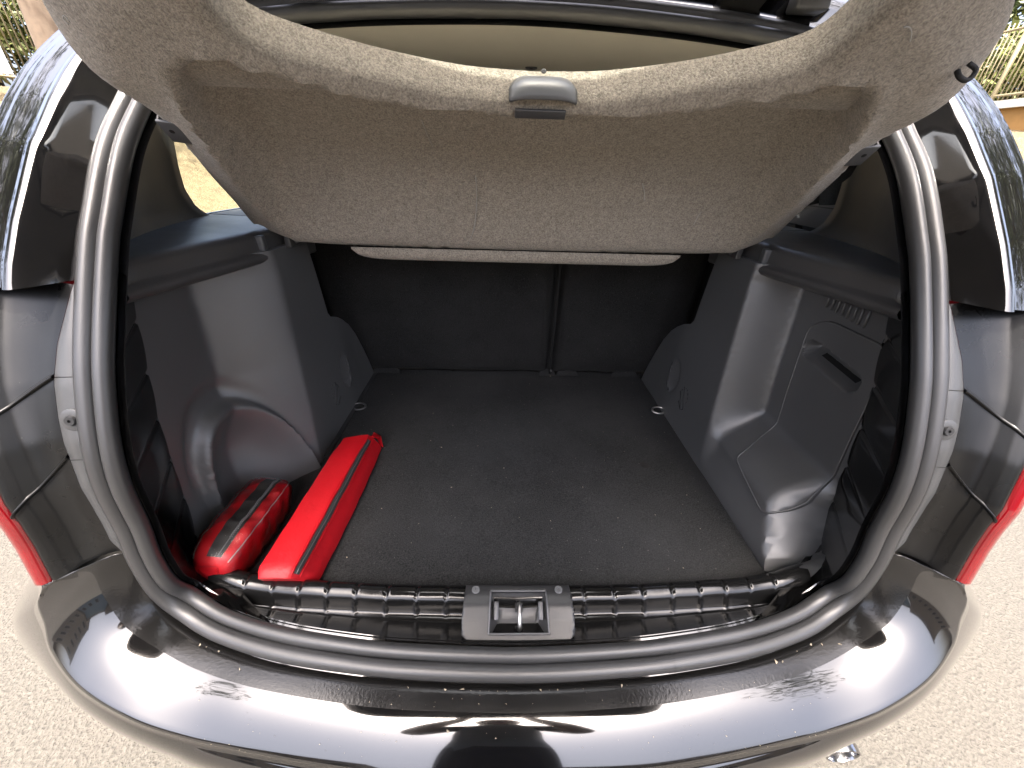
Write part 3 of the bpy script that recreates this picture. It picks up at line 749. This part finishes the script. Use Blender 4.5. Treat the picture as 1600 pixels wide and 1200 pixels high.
tgate = mesh('tailgate', [tg(u, v, 0) for u, v in V], F, M['paint'], car); solid(tgate, .05); tag(tgate, 'raised black tailgate with rear window')
V, F, _ = cdt(rounded([(-.44, .065), (.44, .065), (.48, .33), (-.48, .33)], .06), [], .06)
mesh('rear_window', [tg(u, v, .012) for u, v in V], F, M['rearglass'], tgate)
V, F, _ = cdt(rounded([(-.52, .37, .05), (.52, .37, .05), (.53, .90, .1), (.46, 1.0, .1), (-.46, 1.0, .1), (-.53, .90, .1)], .05), [], .05)
o = mesh('tailgate_lining', [tg(u, v, -.062) for u, v in V], F, M['trim_soft'], tgate)

# ================================================================== parcel shelf
TH = R(38); PY, PZ = .43, 1.185
sdir_ = np.array([0, -math.cos(TH), math.sin(TH)]); snrm = np.array([0, -math.sin(TH), -math.cos(TH)])   # along the shelf towards its raised edge; out of its underside
def shelf_uv(px, py):
    D = (px-800)/600*ar-(py-600)/600*au+af; P0 = np.array([0, PY, PZ]); t = ((P0-CAM)@snrm)/(D@snrm); P = CAM+t*D
    return P[0], (P-P0)@sdir_
shelf = empty('parcel_shelf', (0, PY, PZ)); tag(shelf, 'grey brown felt parcel shelf propped up at an angle over the boot', 'parcel shelf')
# plan of the shelf (across, along), right half then mirrored
hp = [(0, .320), (.08, .324), (.165, .338), (.24, .355), (.28, .367), (.300, .381), (.309, .405), (.318, .432), (.335, .450), (.37, .456), (.405, .444), (.435, .425), (.455, .408), (.472, .388), (.481, .368), (.481, .352), (.477, .332), (.475, .31), (.475, .285), (.477, .25), (.481, .215), (.497, .128), (.518, .010), (.515, .002), (.50, -.004), (.46, -.012), (.42, -.02), (.30, -.026), (0, -.028)]
hp = [tuple(p) for p in cr(hp, 150)]
outline = hp + [(-x, y) for x, y in hp[::-1][1:-1]]
oA = np.array(outline)
def edge_d(x, y):
    d_ = oA-np.array([x, y]); return math.sqrt((d_**2).sum(1).min())
# embossed belly: polygon in plan
bh = [(.43, -.05), (.448, .005), (.446, .136), (.43, .234), (.419, .286), (.402, .32), (.384, .346), (.358, .360), (.326, .360), (.28, .344), (.19, .323), (.13, .314), (0, .306)]
bell = bh + [(-x, y) for x, y in bh[::-1][1:]]
bA = np.array(resample(bell, .006))
def sdf(x, y):
    d_ = math.sqrt((((bA-np.array([x, y]))**2).sum(1)).min()); return d_ if inside((x, y), bell) else -d_
def sh_h(x, y):
    k = sdf(x, y)
    h = -float(np.interp(y, [-.03, .0, .02, .05, .09, .13, .18, .24, .32], [0, .002, .014, .034, .054, .066, .072, .072, .068]))*(.55*ss(.0, .016, k)+.45*ss(.008, .06, k)) if k > 0 else 0
    h += .0045*math.exp(-(k/.008)**2)*ss(.22, .30, y)
    if k < 0: h -= .42*min(-k, .06)*ss(.34, .24, y)
    e = edge_d(x, y)
    h -= .016*ss(.045, .0, e)*ss(.33, .38, y)*ss(.33, .38, abs(x))   # wings curl at the rim
    h -= .004*ss(.008, 0, e)
    return h
V, F, lp = cdt(outline, [], .013, [(-.5, .5, .17, .33, .009)])
P0 = np.array([0, PY, PZ])
def sp(x, y, h): return np.array([x, 0, 0])+P0+sdir_*y+snrm*h
v3 = [sp(x, y, sh_h(x, y)) for x, y in V]; F = list(F); b = len(v3)
L = lp[0]
def lip_h(x, y):   # how tall the turned-up edge stands: tall on the raised side, thin along the flanks
    return .016+.020*ss(.30, .318, y)*ss(.36, .30, abs(x))+.012*ss(.33, .40, y)+.075*ss(.315, .24, y)*ss(-.02, .05, y)
for k in range(4):
    t = k/3; v3 += [sp(x*(1-.003*t), y+.010*t*ss(.25, .33, y), lerp(sh_h(x, y), -lip_h(x, y), t)) for x, y in L]
n = len(L)
for k in range(3): F += [(b+k*n+i, b+k*n+(i+1) % n, b+(k+1)*n+(i+1) % n, b+(k+1)*n+i) for i in range(n)]
mesh('shelf_panel', v3, F, M['felt'], shelf, sharp=70)
V2, F2, _ = cdt(outline, [], .035)
mesh('top_skin', [sp(x*.997, y+.010*ss(.25, .33, y), -lip_h(x, y)-.0) for x, y in V2], F2, M['felt'], shelf)
# fuzz along the raised lip: stray fibres
fv, ff = [], []
for i in range(2600):
    x = random.uniform(-.34, .34); y = float(np.interp(abs(x), [p[0] for p in hp[:60]], [p[1] for p in hp[:60]]))
    t = random.random(); o_ = sp(x, y+.010*t, lerp(0, -.036, t)); d_ = np.array([random.gauss(0, 1), random.gauss(-.8, .8), random.gauss(.8, .8)]); d_ /= np.linalg.norm(d_)
    l = random.uniform(.0015, .0045); wv = np.cross(d_, [1, .3, .2]); wv = wv/np.linalg.norm(wv)*.00018
    q = len(fv); fv += [o_-wv, o_+wv, o_+d_*l+wv*.5+np.array([random.gauss(0, .0005), 0, 0])]; ff.append((q, q+1, q+2))
o = mesh('felt_fuzz', fv, ff, M['felt'], shelf, recalc=False); o['kind'] = 'stuff'
# front roll below the belly
rows = []
for x in np.linspace(-.335, .335, 60):
    k = math.sqrt(max(0, 1-(abs(x)/.336)**14)); rows.append([sp(x, -.018-.030*k*math.cos(a)*0-.030*k*(1-math.cos(a))/2, .004+.016*k*math.sin(a)) for a in np.linspace(0, math.pi, 12)])
loft('front_roll', rows, M['felt'], shelf)
# finger grip in the raised lip
hx = sp(.012, .325, -.018); lipn = sdir_*1.0
def grip(u, v, w_): return sp(.012+u, .3245+w_, .002-v)
rows = []
for t in np.linspace(0, 1, 10):
    v_ = .034*t; hw = .0385*(1-.55*max(0, t-.45)**1.6*1.6); rows.append([grip(u*hw, v_, .010*(1-abs(u)**4)*math.sin(math.pi*min(1, .15+t*.85))+.002) for u in np.linspace(-1, 1, 22)])
gp = loft('finger_grip', rows, M['clip'], shelf); tag(gp, 'pale grey plastic finger grip'); solid(gp, .003, 0)
disc('grip_hole', grip(0, .033, .010), sdir_, .003, .001, M['dark'], gp)
box('grip_tab', sp(.010, .313, .0035), (.060, .012, .003), M['support'], shelf, rot=Matrix.Rotation(-TH, 3, 'X'), bev=.001)
# side clips
for s, (px, py) in ((-1, (268, 222)), (1, (1358, 257))):
    u, v = .468*s, .247
    u = .472*s
    a = box('side_clip', sp(u-s*.006, v, sh_h(u-s*.006, v)+.003), (.024, .036, .004), M['clip'], shelf, rot=Matrix.Rotation(-TH, 3, 'X') @ Matrix.Rotation(R(-8*s), 3, 'Z'), bev=.0015)
    box('clip_flange', sp(u+s*.008, v-.003, sh_h(u, v)-.008), (.004, .034, .026), M['plate'], a, rot=Matrix.Rotation(-TH, 3, 'X') @ Matrix.Rotation(R(-8*s), 3, 'Z'), bev=.0015)
    disc('clip_hole', sp(u-s*.005, v+.003, sh_h(u-s*.006, v)+.0052), snrm, .003, .0006, M['dark'], a)
# cord loop on the right wing, broken stub on the left
ux, vx = shelf_uv(1540, 118); c0 = sp(ux-.036, vx+.004, .000)
cordp = cr([c0+np.array(q)*.62 for q in ((0, 0, 0), (.002, -.008, -.010), (.016, -.010, -.014), (.026, -.006, .0), (.014, .0, .010))], 30)
tube('lifting_cord', cordp, .0024, M['dark'], shelf, n=6)
ux, vx = shelf_uv(108, 36); c0 = sp(ux, vx, .002)
tube('torn_thread', cr([c0, c0+np.array([-.002, -.001, .004]), c0+np.array([.001, -.002, .006]), c0+np.array([.003, -.0015, .002])], 16), .0006, M['coping'], shelf, n=5)
# scuffs and stray threads lying on the felt
for pts in ([(742, 325), (744, 350), (740, 370), (730, 384)], [(655, 255), (664, 275), (674, 292)], [(1006, 335), (1009, 345), (1008, 352)], [(1412, 40), (1420, 40), (1424, 48), (1421, 62)], [(760, 396), (768, 402)], [(1085, 372), (1092, 366), (1098, 362)]):
    q = []
    for p_ in pts: u, v = shelf_uv(*p_); q.append(sp(u, v, sh_h(u, v)+.0025))
    tube('stray_thread', cr(q, 12) if len(q) > 2 else q, .0007, M['coping'], shelf, n=4)

# ================================================================== red pouches
b1 = empty('long_red_pouch', (-.378, .21, .69)); tag(b1, 'long red nylon pouch with a dark zip lying along the boot carpet', 'pouch')
rows = []
prof = [(-.041, .003), (-.0425, .015), (-.0425, .035), (-.0415, .051), (-.0395, .0548), (-.036, .0560), (-.02, .0568), (0, .0572), (.011, .0566), (.0155, .0555), (.0178, .0530), (.0200, .0495), (.0225, .0450), (.027, .037), (.033, .024), (.0375, .011), (.039, .003), (.030, .001), (0, .0005), (-.03, .001)]
def bag1(t, x, z):
    y = lerp(.027, .385, t); ax = lerp(-.376, -.366, t)
    bulge = 1+.10*math.sin(math.pi*t) if x > .02 else 1
    sag = 1-.10*ss(.75, 1, t)+.008*math.sin(t*19)*(1 if z > .04 else 0)
    endk = ss(0, .03, t)*.12+.88
    return (ax+x*bulge*endk+.0004*math.sin(t*31+z*90), y+.030*x/.04*ss(.8, 1, t)*0.35-(.022*z/.055-.010)*ss(.08, 0, t), .6925+z*sag*endk)
for t in np.concatenate([[0], np.linspace(.004, .996, 70), [1]]): rows.append([bag1(t, x, z) for x, z in prof])
v_, f_ = grid(rows, False, True); k = len(prof); f_.append(tuple(range(k))); f_.append(tuple(range(len(v_)-k, len(v_))))
mesh('pouch_body', v_, f_, M['red'], b1, sharp=50)
rows = [[np.array(bag1(t, x, z))+np.array([.0012, 0, .0012]) for x, z in ((.0178, .0528), (.0195, .0503), (.0215, .0470), (.0232, .0438))] for t in np.linspace(.015, .955, 70)]
zp = loft('zip', rows, M['zip'], b1)
tube('zip_teeth', [np.array(bag1(t, .0205, .0487))+np.array([.002, 0, .002]) for t in np.linspace(.015, .955, 60)], .0011, M['support'], zp, n=5)
for dx, dz in ((.0165, .0548), (.0250, .0405)): tube('seam', [np.array(bag1(t, dx, dz))+np.array([.0010, 0, .0010]) for t in np.linspace(.01, .99, 60)], .0009, M['red'], b1, n=5)
p = np.array(bag1(1, .03, .03)); loft('end_tab', [[p+np.array([-.010, -.004, .016]), p+np.array([.006, -.002, .010])], [p+np.array([-.008, .014, .017]), p+np.array([.009, .012, .008])], [p+np.array([.003, .010, -.022]), p+np.array([.012, .006, -.024])]], M['red'], b1)
b2 = empty('small_red_pouch', (-.497, .12, .69)); tag(b2, 'small red pouch in clear plastic film leaning by the jamb', 'pouch')
def bag2(t, a, off=0.0, wr=0.0):
    y = lerp(.040, .212, t); ax = lerp(-.497, -.487, t)
    e = min(1, (1-abs(2*t-1)**5)**.5+.02); hw, hh = .039*(.55+.45*e), .040*(.35+.65*e)
    if t < .15: e = 1
    c, s_ = math.cos(a), math.sin(a); pw = .50
    x = hw*math.copysign(abs(c)**pw, c); z = hh*math.copysign(abs(s_)**pw, s_)
    cr_ = .0007*math.sin(t*47+a*5)+.0010*math.sin(t*23-a*3)+wr*math.sin(t*71+a*9)
    k = (off+cr_)
    tilt = R(-8); X_, Z_ = x+k*c, z+k*s_
    X2, Z2 = X_*math.cos(tilt)-Z_*math.sin(tilt), X_*math.sin(tilt)+Z_*math.cos(tilt)
    return np.array([ax+X2, y+.010*Z_/.04-.012*ss(.12, 0, t), max(.6925, .6925+.0405+Z2)])
def bagobj(name, off, wr, mat, parent):
    rows = [[bag2(t, a, off, wr) for a in np.linspace(0, 2*math.pi, 40, endpoint=False)] for t in np.linspace(.0, 1.0, 48)]
    v_, f_ = grid(rows, False, True); f_.append(tuple(range(40))); f_.append(tuple(range(len(v_)-40, len(v_)))); return mesh(name, v_, f_, mat, parent)
bagobj('pouch_body', 0, 0, M['red'], b2)
zr = [[bag2(t, a, .0015) for a in (R(93), R(88), R(84), R(80), R(75))] for t in np.linspace(.02, .985, 40)]
zp = loft('zip', zr, M['zip'], b2)
tube('zip_teeth', [bag2(t, R(82), .003) for t in np.linspace(.02, .97, 60)], .0017, M['clip'], zp, n=5)
for k in range(46):
    t = lerp(.12, .95, k/45); p = bag2(t, R(82), .0042); box('zip_tooth', p, (.0055, .0012, .0014), M['clip'], zp)
for a in (R(140), R(38)): tube('seam', [bag2(t, a, .0012) for t in np.linspace(.02, .98, 40)], .0010, M['coping'], b2, n=5)
bagobj('film_sleeve', .0040, .0009, M['film'], b2)

# ================================================================== crumbs and straw
cv3, cf = [], []
def crumb(p, r_):
    k = len(cv3); q = [np.array(p)+np.array([random.gauss(0, 1), random.gauss(0, 1), abs(random.gauss(0, .5))])*r_ for _ in range(5)]; q[4] = np.array(p)+np.array([0, 0, r_*.9])
    cv3.extend(q); cf.extend([(k, k+1, k+4), (k+1, k+2, k+4), (k+2, k+3, k+4), (k+3, k, k+4)])
for i in range(110):
    x, y = random.uniform(-.44, .44), random.uniform(.06, .78); crumb((x, y, cz(x, y)+.0002), random.choice([.0005, .0006, .0008, .0011]))
for px, py in ((808, 586), (812, 585), (860, 588), (410, 775), (420, 792), (385, 800), (408, 865), (392, 885), (580, 672), (1130, 735)):
    p = at_z(px, py, .692); crumb(p, .0018)
def bump_pt(px, py):
    best = None
    for c in cols:
        for q in c[2:20]:
            r_ = np.array([(q-CAM)@ar, (q-CAM)@au, (q-CAM)@af]); d_ = (800+600*r_[0]/r_[2]-px)**2+(600-600*r_[1]/r_[2]-py)**2
            if best is None or d_ < best[0]: best = (d_, q)
    return best[1]
for px, py in ((720, 1073), (700, 1070), (838, 1075), (865, 1070), (967, 1063), (318, 1000), (330, 1004), (345, 1003), (378, 1045), (1223, 1030), (1218, 1036), (1269, 1010), (1285, 1007), (1243, 1013), (1310, 1008), (697, 1143), (644, 1058)):
    crumb(bump_pt(px, py)+np.array([0, 0, .0006]), random.uniform(.0010, .0019))
for i in range(160):
    crumb(bump_pt(random.uniform(300, 1300), random.uniform(1055, 1180))+np.array([0, 0, .0003]), random.choice([.0004, .0005, .0006]))
o = mesh('crumbs', cv3, cf, M['crumb'], None, smooth=False, recalc=False); tag(o, 'tiny crumbs and lint scattered on carpet and bumper', kind='stuff')

# ================================================================== beyond the car
def pol(d_, az, z=0): return np.array([-.03+d_*math.sin(R(az)), -.37+d_*math.cos(R(az)), z])
def foliage(o, name, mat, c, rad, n, ls):
    v_, f_ = [], []
    for i in range(n):
        d_ = np.random.normal(size=3); d_ /= np.linalg.norm(d_); p = np.array(c)+d_*np.array(rad)*random.random()**.4*(.75+.25*math.sin(d_[0]*7+d_[2]*9))
        a = np.random.normal(size=3); a /= np.linalg.norm(a); b_ = np.cross(a, np.random.normal(size=3)); b_ /= np.linalg.norm(b_); l = ls*random.uniform(.6, 1.3)
        k = len(v_); v_ += [p-a*l, p+b_*l*.35, p+a*l, p-b_*l*.35]; f_.append((k, k+1, k+2, k+3))
    return mesh(name, v_, f_, mat, o, smooth=False, recalc=False)
def tree(d_, az, hgt, cr_, n, mat, lbl, tr_=.11, zoff=0):
    p = pol(d_, az); p[2] = terr(p[0], p[1]); o = empty('tree', tuple(p)); tag(o, lbl, 'tree', 'trees beyond the fence')
    pth = [p+np.array([0, 0, -.1]), p+np.array([.05, .02, hgt*.3]), p+np.array([-.04, .05, hgt*.6]), p+np.array([.03, .0, hgt])]
    tube('trunk', cr(pth, 12), list(np.linspace(tr_, tr_*.4, 12)), M['bark'], o, n=9)
    for k in range(5):
        a = k*1.3; q = p+np.array([0, 0, hgt*(.45+.1*k)]); tube('limb', [q, q+np.array([math.cos(a)*cr_*.4, math.sin(a)*cr_*.4, hgt*.14]), q+np.array([math.cos(a)*cr_*.8, math.sin(a)*cr_*.8, hgt*.22])], [tr_*.35, tr_*.25, tr_*.1], M['bark'], o, n=6)
    foliage(o, 'crown', mat, p+np.array([0, 0, hgt*.85+zoff]), (cr_, cr_, hgt*.45), n, .085); return o
def fence(d0, a0, d1, a1, z0, hgt, lbl, nb, mat, post):
    A_, B_2 = pol(d0, a0), pol(d1, a1); o = empty('railing_fence', (A_[0], A_[1], z0)); tag(o, lbl, 'fence')
    for zz in (z0+.08, z0+hgt-.08):
        a, b_ = A_.copy(), B_2.copy(); a[2] = b_[2] = zz; tube('rail', [a, b_], .018, mat, o, n=6)
    bar = None
    for k in range(nb):
        q = lerp(A_, B_2, (k+.5)/nb); q[2] = z0+hgt/2
        if bar is None:
            bar = tube('bar', [np.array([A_[0], A_[1], z0]), np.array([A_[0], A_[1], z0+hgt])], .009, mat, o, n=6); bb = bar
        else:
            bb = bar.copy(); col.objects.link(bb); bb.parent = o
        bb.location = (q[0]-A_[0], q[1]-A_[1], 0)
    for k in range(4):
        q = lerp(A_, B_2, k/3); tube('post', [np.array([q[0], q[1], z0-.5]), np.array([q[0], q[1], z0+hgt+.08])], .03, post, o, n=8)
    return o
fence(11.2, 41.5, 9.3, 58, 2.40, .98, 'tan slim-bar railing on a pale coping above an ochre wall', 60, M['fence'], M['fence'])
fence(9.2, -56, 10.0, -35, 2.10, 1.9, 'tan slim-bar railing with grey posts behind the blue and white sign', 60, M['fence'], M['post'])
a, b_ = pol(11.0, 40), pol(9.0, 60)
def wall(name, a, b_, z0, z1, th, mat, parent):
    d_ = b_-a; n_ = np.array([d_[1], -d_[0], 0]); n_ = n_/np.linalg.norm(n_)*th/2
    q = [a-n_, b_-n_, b_+n_, a+n_]; return mesh(name, [(*x[:2], z) for z in (z0, z1) for x in q], [(0, 1, 2, 3), (4, 5, 6, 7), (0, 1, 5, 4), (1, 2, 6, 5), (2, 3, 7, 6), (3, 0, 4, 7)], mat, parent, smooth=False)
wl = empty('garden_wall', (float((a[0]+b_[0])/2), float((a[1]+b_[1])/2), 1.5)); tag(wl, 'low ochre garden wall with pale coping under the railing', 'wall')
wall('wall_face', a, b_, 1.2, 2.26, .22, M['ochre'], wl); wall('coping', a, b_, 2.262, 2.36, .34, M['coping'], wl)
tree(13.5, 44, 4.2, 2.0, 9000, M['leaf'], 'leafy green tree behind the tan railing', zoff=-.6)
tree(13.0, 52, 3.4, 2.0, 9000, M['leaf2'], 'yellow green tree behind the tan railing above the ochre wall', zoff=-.6)
tree(12.5, -46, 3.6, 1.9, 8000, M['leaf2'], 'yellow green tree behind the grey posts', zoff=-.5)
tree(12.5, -38, 4.0, 1.9, 8000, M['leaf'], 'green tree right behind the thick bare trunk', zoff=-.5)
q = pol(8.8, -41.2); q[2] = terr(q[0], q[1]); o = empty('tree', tuple(q)); tag(o, 'thick rough brown tree trunk before the railing', 'tree', 'trees beyond the fence')
tube('trunk', cr([q+np.array([0, 0, -.2]), q+np.array([.02, 0, 1]), q+np.array([.05, .02, 2.5]), q+np.array([.0, .03, 4])], 16), list(np.linspace(.26, .2, 16)), M['bark'], o, n=14)
foliage(o, 'crown', M['leaf'], q+np.array([0, 0, 4.3]), (1.5, 1.5, .9), 3000, .085)
# enamel sign on the left railing
q = pol(8.6, -45.6); d_ = np.array([math.cos(R(-45)), -math.sin(R(-45)), 0]); d_ = np.array([.71, .71, 0])
sg = empty('sign_board', (float(q[0]), float(q[1]), 2.15)); tag(sg, 'white enamel sign with a blue upper field on the railing', 'sign')
wall('board', q-d_*.34+np.array([0, 0, 0]), q+d_*.14, 2.13, 2.62, .02, M['white'], sg)
nf = np.array([.71, -.71, 0])*.014
wall('blue_field', q-d_*.33+nf, q+d_*.085+nf, 2.30, 2.60, .006, M['blue'], sg)
for x_ in (0, 1, 2):
    tube('white_stroke', [q+nf*1.4+d_*(.02-.03*x_)+np.array([0, 0, 2.37 if x_ != 1 else 2.50]), q+nf*1.4+d_*(-.01-.03*x_)+np.array([0, 0, 2.50 if x_ != 1 else 2.37])], .008, M['white'], sg, n=5)
for k in range(3): wall('text_line', q-d_*.28+nf*.85, q+d_*(.06-.05*k)+nf*.85, 2.25-.035*k, 2.262-.035*k, .004, M['blue'], sg)

# ---- what the paintwork mirrors: houses across the street behind the photographer, unseen trees added beside the car to darken the pillar reflections
def house(x0, x1, y, h, wmat, lbl):
    o = empty('terraced_house', ((x0+x1)/2, y, 0)); tag(o, lbl, 'house', 'houses across the street')
    box('wall', ((x0+x1)/2, y-3, h/2), (x1-x0, 6, h), wmat, o, smooth=False)
    box('roof', ((x0+x1)/2, y-3, h+.12), (x1-x0+.5, 6.5, .24), M['bark'], o, smooth=False)
    n_ = int((x1-x0)/1.7)
    for r_ in range(int(h/2.8)):
        for k in range(n_):
            x = x0+(k+.5)*(x1-x0)/n_; z = 1.6+2.8*r_
            wd = box('window', (x, y+.02, z), (.85, .06, 1.35), M['coping'], o, smooth=False); box('pane', (x, y+.055, z), (.70, .02, 1.2), M['lampside'], wd, smooth=False)
house(-16.0, -6.2, -17, 5.6, M['wallbeige'], 'beige house across the street behind the photographer')
house(-6.0, 1.0, -18, 4.4, M['wallblue'], 'pale blue house across the street behind the photographer')
house(1.4, 15.0, -17.5, 5.2, M['walltan'], 'tan house across the street behind the photographer')
for sx2, lb in ((-1, 'unseen tall tree added left of the car to darken reflections'), (1, 'unseen tall tree added right of the car to darken reflections')):
    q = np.array([sx2*5.6, -.6, 0.0]); o = empty('tree', tuple(q)); tag(o, lb, 'tree', 'unseen trees added for dark reflections')
    tube('trunk', cr([q, q+np.array([.05, 0, 1.5]), q+np.array([0, .1, 3]), q+np.array([.05, 0, 5.6])], 14), list(np.linspace(.2, .06, 14)), M['bark'], o, n=10)
    for k in range(6):
        a = k*1.1; z_ = q+np.array([0, 0, 2.6+.4*k]); tube('limb', [z_, z_+np.array([math.cos(a), math.sin(a), .6]), z_+np.array([1.8*math.cos(a), 1.8*math.sin(a), 1.0])], [.07, .05, .02], M['bark'], o, n=6)
    foliage(o, 'crown', M['leaf'], q+np.array([0, 0, 5.0]), (2.6, 3.2, 2.6), 9000, .11)

def shrub(d_, az, zc, rad, n, mat, lbl):
    p = pol(d_, az); p[2] = max(terr(p[0], p[1]), 1.9); o = empty('shrub', tuple(p)); tag(o, lbl, 'shrub', 'shrubs behind the railings')
    for k in range(5):
        a = k*1.25; tube('stem', [p+np.array([0, 0, -.15]), p+np.array([.2*math.cos(a), .2*math.sin(a), .5]), p+np.array([.5*math.cos(a), .5*math.sin(a), 1.0])], [.03, .02, .01], M['bark'], o, n=5)
    foliage(o, 'leaves', mat, p+np.array([0, 0, zc]), rad, n, .075)
for d_, az, m_, lb in ((13.0, 40, 'leaf', 'dark green shrub behind the tan railing'), (12.2, 48, 'leaf2', 'yellow green shrub behind the tan railing'), (11.6, 57, 'leaf', 'broad green shrub at the end of the ochre wall'),
                       (10.9, -54, 'leaf2', 'yellow green shrub behind the sign'), (11.4, -47, 'leaf2', 'yellow green shrub behind the grey railing posts'), (11.8, -39, 'leaf', 'dark green shrub behind the thick trunk')):
    shrub(d_, az, 1.0, (1.5, 1.5, 1.15), 5200, M[m_], lb)

# ---- the photographer, mirrored in the bumper: stands behind the boot with a phone raised in both hands
def person():
    bx_, by_ = -.03, -.82
    J = {}; E_l = []
    def v(n, x, y, z, r, p=None, r2=None):
        J[n] = (len(J), (bx_+x, by_+y, z), (r, r2 or r))
        if p: E_l.append((J[p][0], J[n][0]))
    v('pelvis', 0, 0, .95, .165, None, .115); v('waist', 0, .0, 1.10, .145, 'pelvis', .10); v('chest', 0, .01, 1.30, .17, 'waist', .115); v('collar', 0, .015, 1.43, .11, 'chest', .08)
    v('neck', 0, .03, 1.51, .055, 'collar'); v('jaw', 0, .06, 1.57, .07, 'neck', .075); v('brow', 0, .07, 1.66, .082, 'jaw', .098); v('crown', 0, .055, 1.72, .06, 'brow', .075)
    v('nose', 0, .165, 1.615, .013, 'jaw')
    for s_, n in ((-1, 'l'), (1, 'r')):
        v('sh'+n, s_*.17, .01, 1.415, .068, 'collar'); v('ua'+n, s_*.235, .04, 1.28, .052, 'sh'+n); v('el'+n, s_*.26, .12, 1.16, .043, 'ua'+n); v('fa'+n, s_*.185, .25, 1.22, .038, 'el'+n); v('wr'+n, s_*.105, .35, 1.275, .027, 'fa'+n)
        v('pa'+n, s_*.088, .385, 1.300, .030, 'wr'+n, .016)
        for k, (dz, ln) in enumerate(((.030, .030), (.012, .034), (-.006, .032), (-.022, .026))):
            v('f%d%s' % (k, n), s_*.080, .408, 1.305+dz, .0085, 'pa'+n); v('g%d%s' % (k, n), s_*(.080-ln*.7), .420, 1.312+dz, .0075, 'f%d%s' % (k, n)); v('h%d%s' % (k, n), s_*(.080-ln*1.2), .414, 1.314+dz, .0065, 'g%d%s' % (k, n))
        v('t0'+n, s_*.078, .380, 1.335, .010, 'pa'+n); v('t1'+n, s_*.055, .392, 1.350, .008, 't0'+n)
        v('hi'+n, s_*.095, 0, .88, .10, 'pelvis'); v('th'+n, s_*.105, .01, .70, .082, 'hi'+n); v('kn'+n, s_*.11, .02, .50, .060, 'th'+n); v('ca'+n, s_*.115, -.01, .32, .055, 'kn'+n); v('an'+n, s_*.12, -.02, .09, .040, 'ca'+n); v('ba'+n, s_*.125, .09, .045, .042, 'an'+n, .032); v('to'+n, s_*.13, .17, .035, .034, 'ba'+n, .024)
    me = bpy.data.meshes.new('skeleton'); items = sorted(J.values(), key=lambda q: q[0]); me.from_pydata([q[1] for q in items], E_l, [])
    ob = bpy.data.objects.new('skeleton', me); col.objects.link(ob)
    ob.modifiers.new('skin', 'SKIN'); sk = me.skin_vertices[0].data
    for i, q in enumerate(items): sk[i].radius = q[2]; sk[i].use_root = (i == 0)
    sb = ob.modifiers.new('sub', 'SUBSURF'); sb.levels = 2; sb.render_levels = 2
    dg = bpy.context.evaluated_depsgraph_get(); ev = ob.evaluated_get(dg); m2 = bpy.data.meshes.new_from_object(ev)
    root = empty('person', (bx_, by_, 0)); tag(root, 'person in grey tee and dark trousers holding up a phone behind the boot', 'person')
    V = [tuple(q.co) for q in m2.vertices]; F = [tuple(p.vertices) for p in m2.polygons]
    bpy.data.objects.remove(ob); body = mesh('body', V, F, M['shirt'], root)
    body.data.materials.append(M['skin']); body.data.materials.append(M['trousers']); body.data.materials.append(M['shoe'])
    for p in body.data.polygons:
        c = p.center+Vector((bx_, by_, 0)); rel = c.y-by_
        if c.z < .075: p.material_index = 3
        elif c.z < .97: p.material_index = 2
        elif c.z > 1.475 or (abs(c.x-bx_) > .17 and c.z < 1.31) or rel > .20: p.material_index = 1
    rows = []
    for t in np.linspace(0, 1, 10):
        a_ = t*math.pi/2*1.12; rows.append([(bx_+(.090*math.sin(a_)+.002)*math.cos(b), by_+.055+(.108*math.sin(a_)+.002)*math.sin(b)-.012*t, 1.655+.105*math.cos(a_)+.02*t*max(0, math.sin(b))) for b in np.linspace(0, 2*math.pi, 24, endpoint=False)])
    loft('hair', rows, M['dark'], root, cv=True)
    for s_ in (-1, 1):
        disc('eye', (bx_+s_*.033, by_+.158, 1.645), (0, 1, 0), .011, .003, M['dark'], root, n=12)
        box('ear', (bx_+s_*.083, by_+.065, 1.63), (.014, .03, .055), M['skin'], root, bev=.005)
    box('mouth', (bx_, by_+.140, 1.567), (.045, .006, .008), M['lens'], root, bev=.002)
M['shirt'] = flat('grey_blue_cotton', (.24, .27, .29), .9, .1, 30); M['skin'] = flat('skin', (.22, .13, .09), .6, .12, 20); M['trousers'] = flat('dark_denim', (.012, .014, .02), .9, .3, 40); M['shoe'] = flat('black_leather', (.01, .01, .01), .5, .2, 20)
person()
pc = CAM-af*.020
ph = box('phone', (0, 0, 0), (.072, .148, .008), M['dark'], None, rot=Matrix(((ar[0], au[0], af[0]), (ar[1], au[1], af[1]), (ar[2], au[2], af[2]))) @ Matrix.Rotation(R(90), 3, 'Z'), bev=.003)
ph.location = tuple(pc); tag(ph, 'black phone held up in both hands by the person', 'phone')
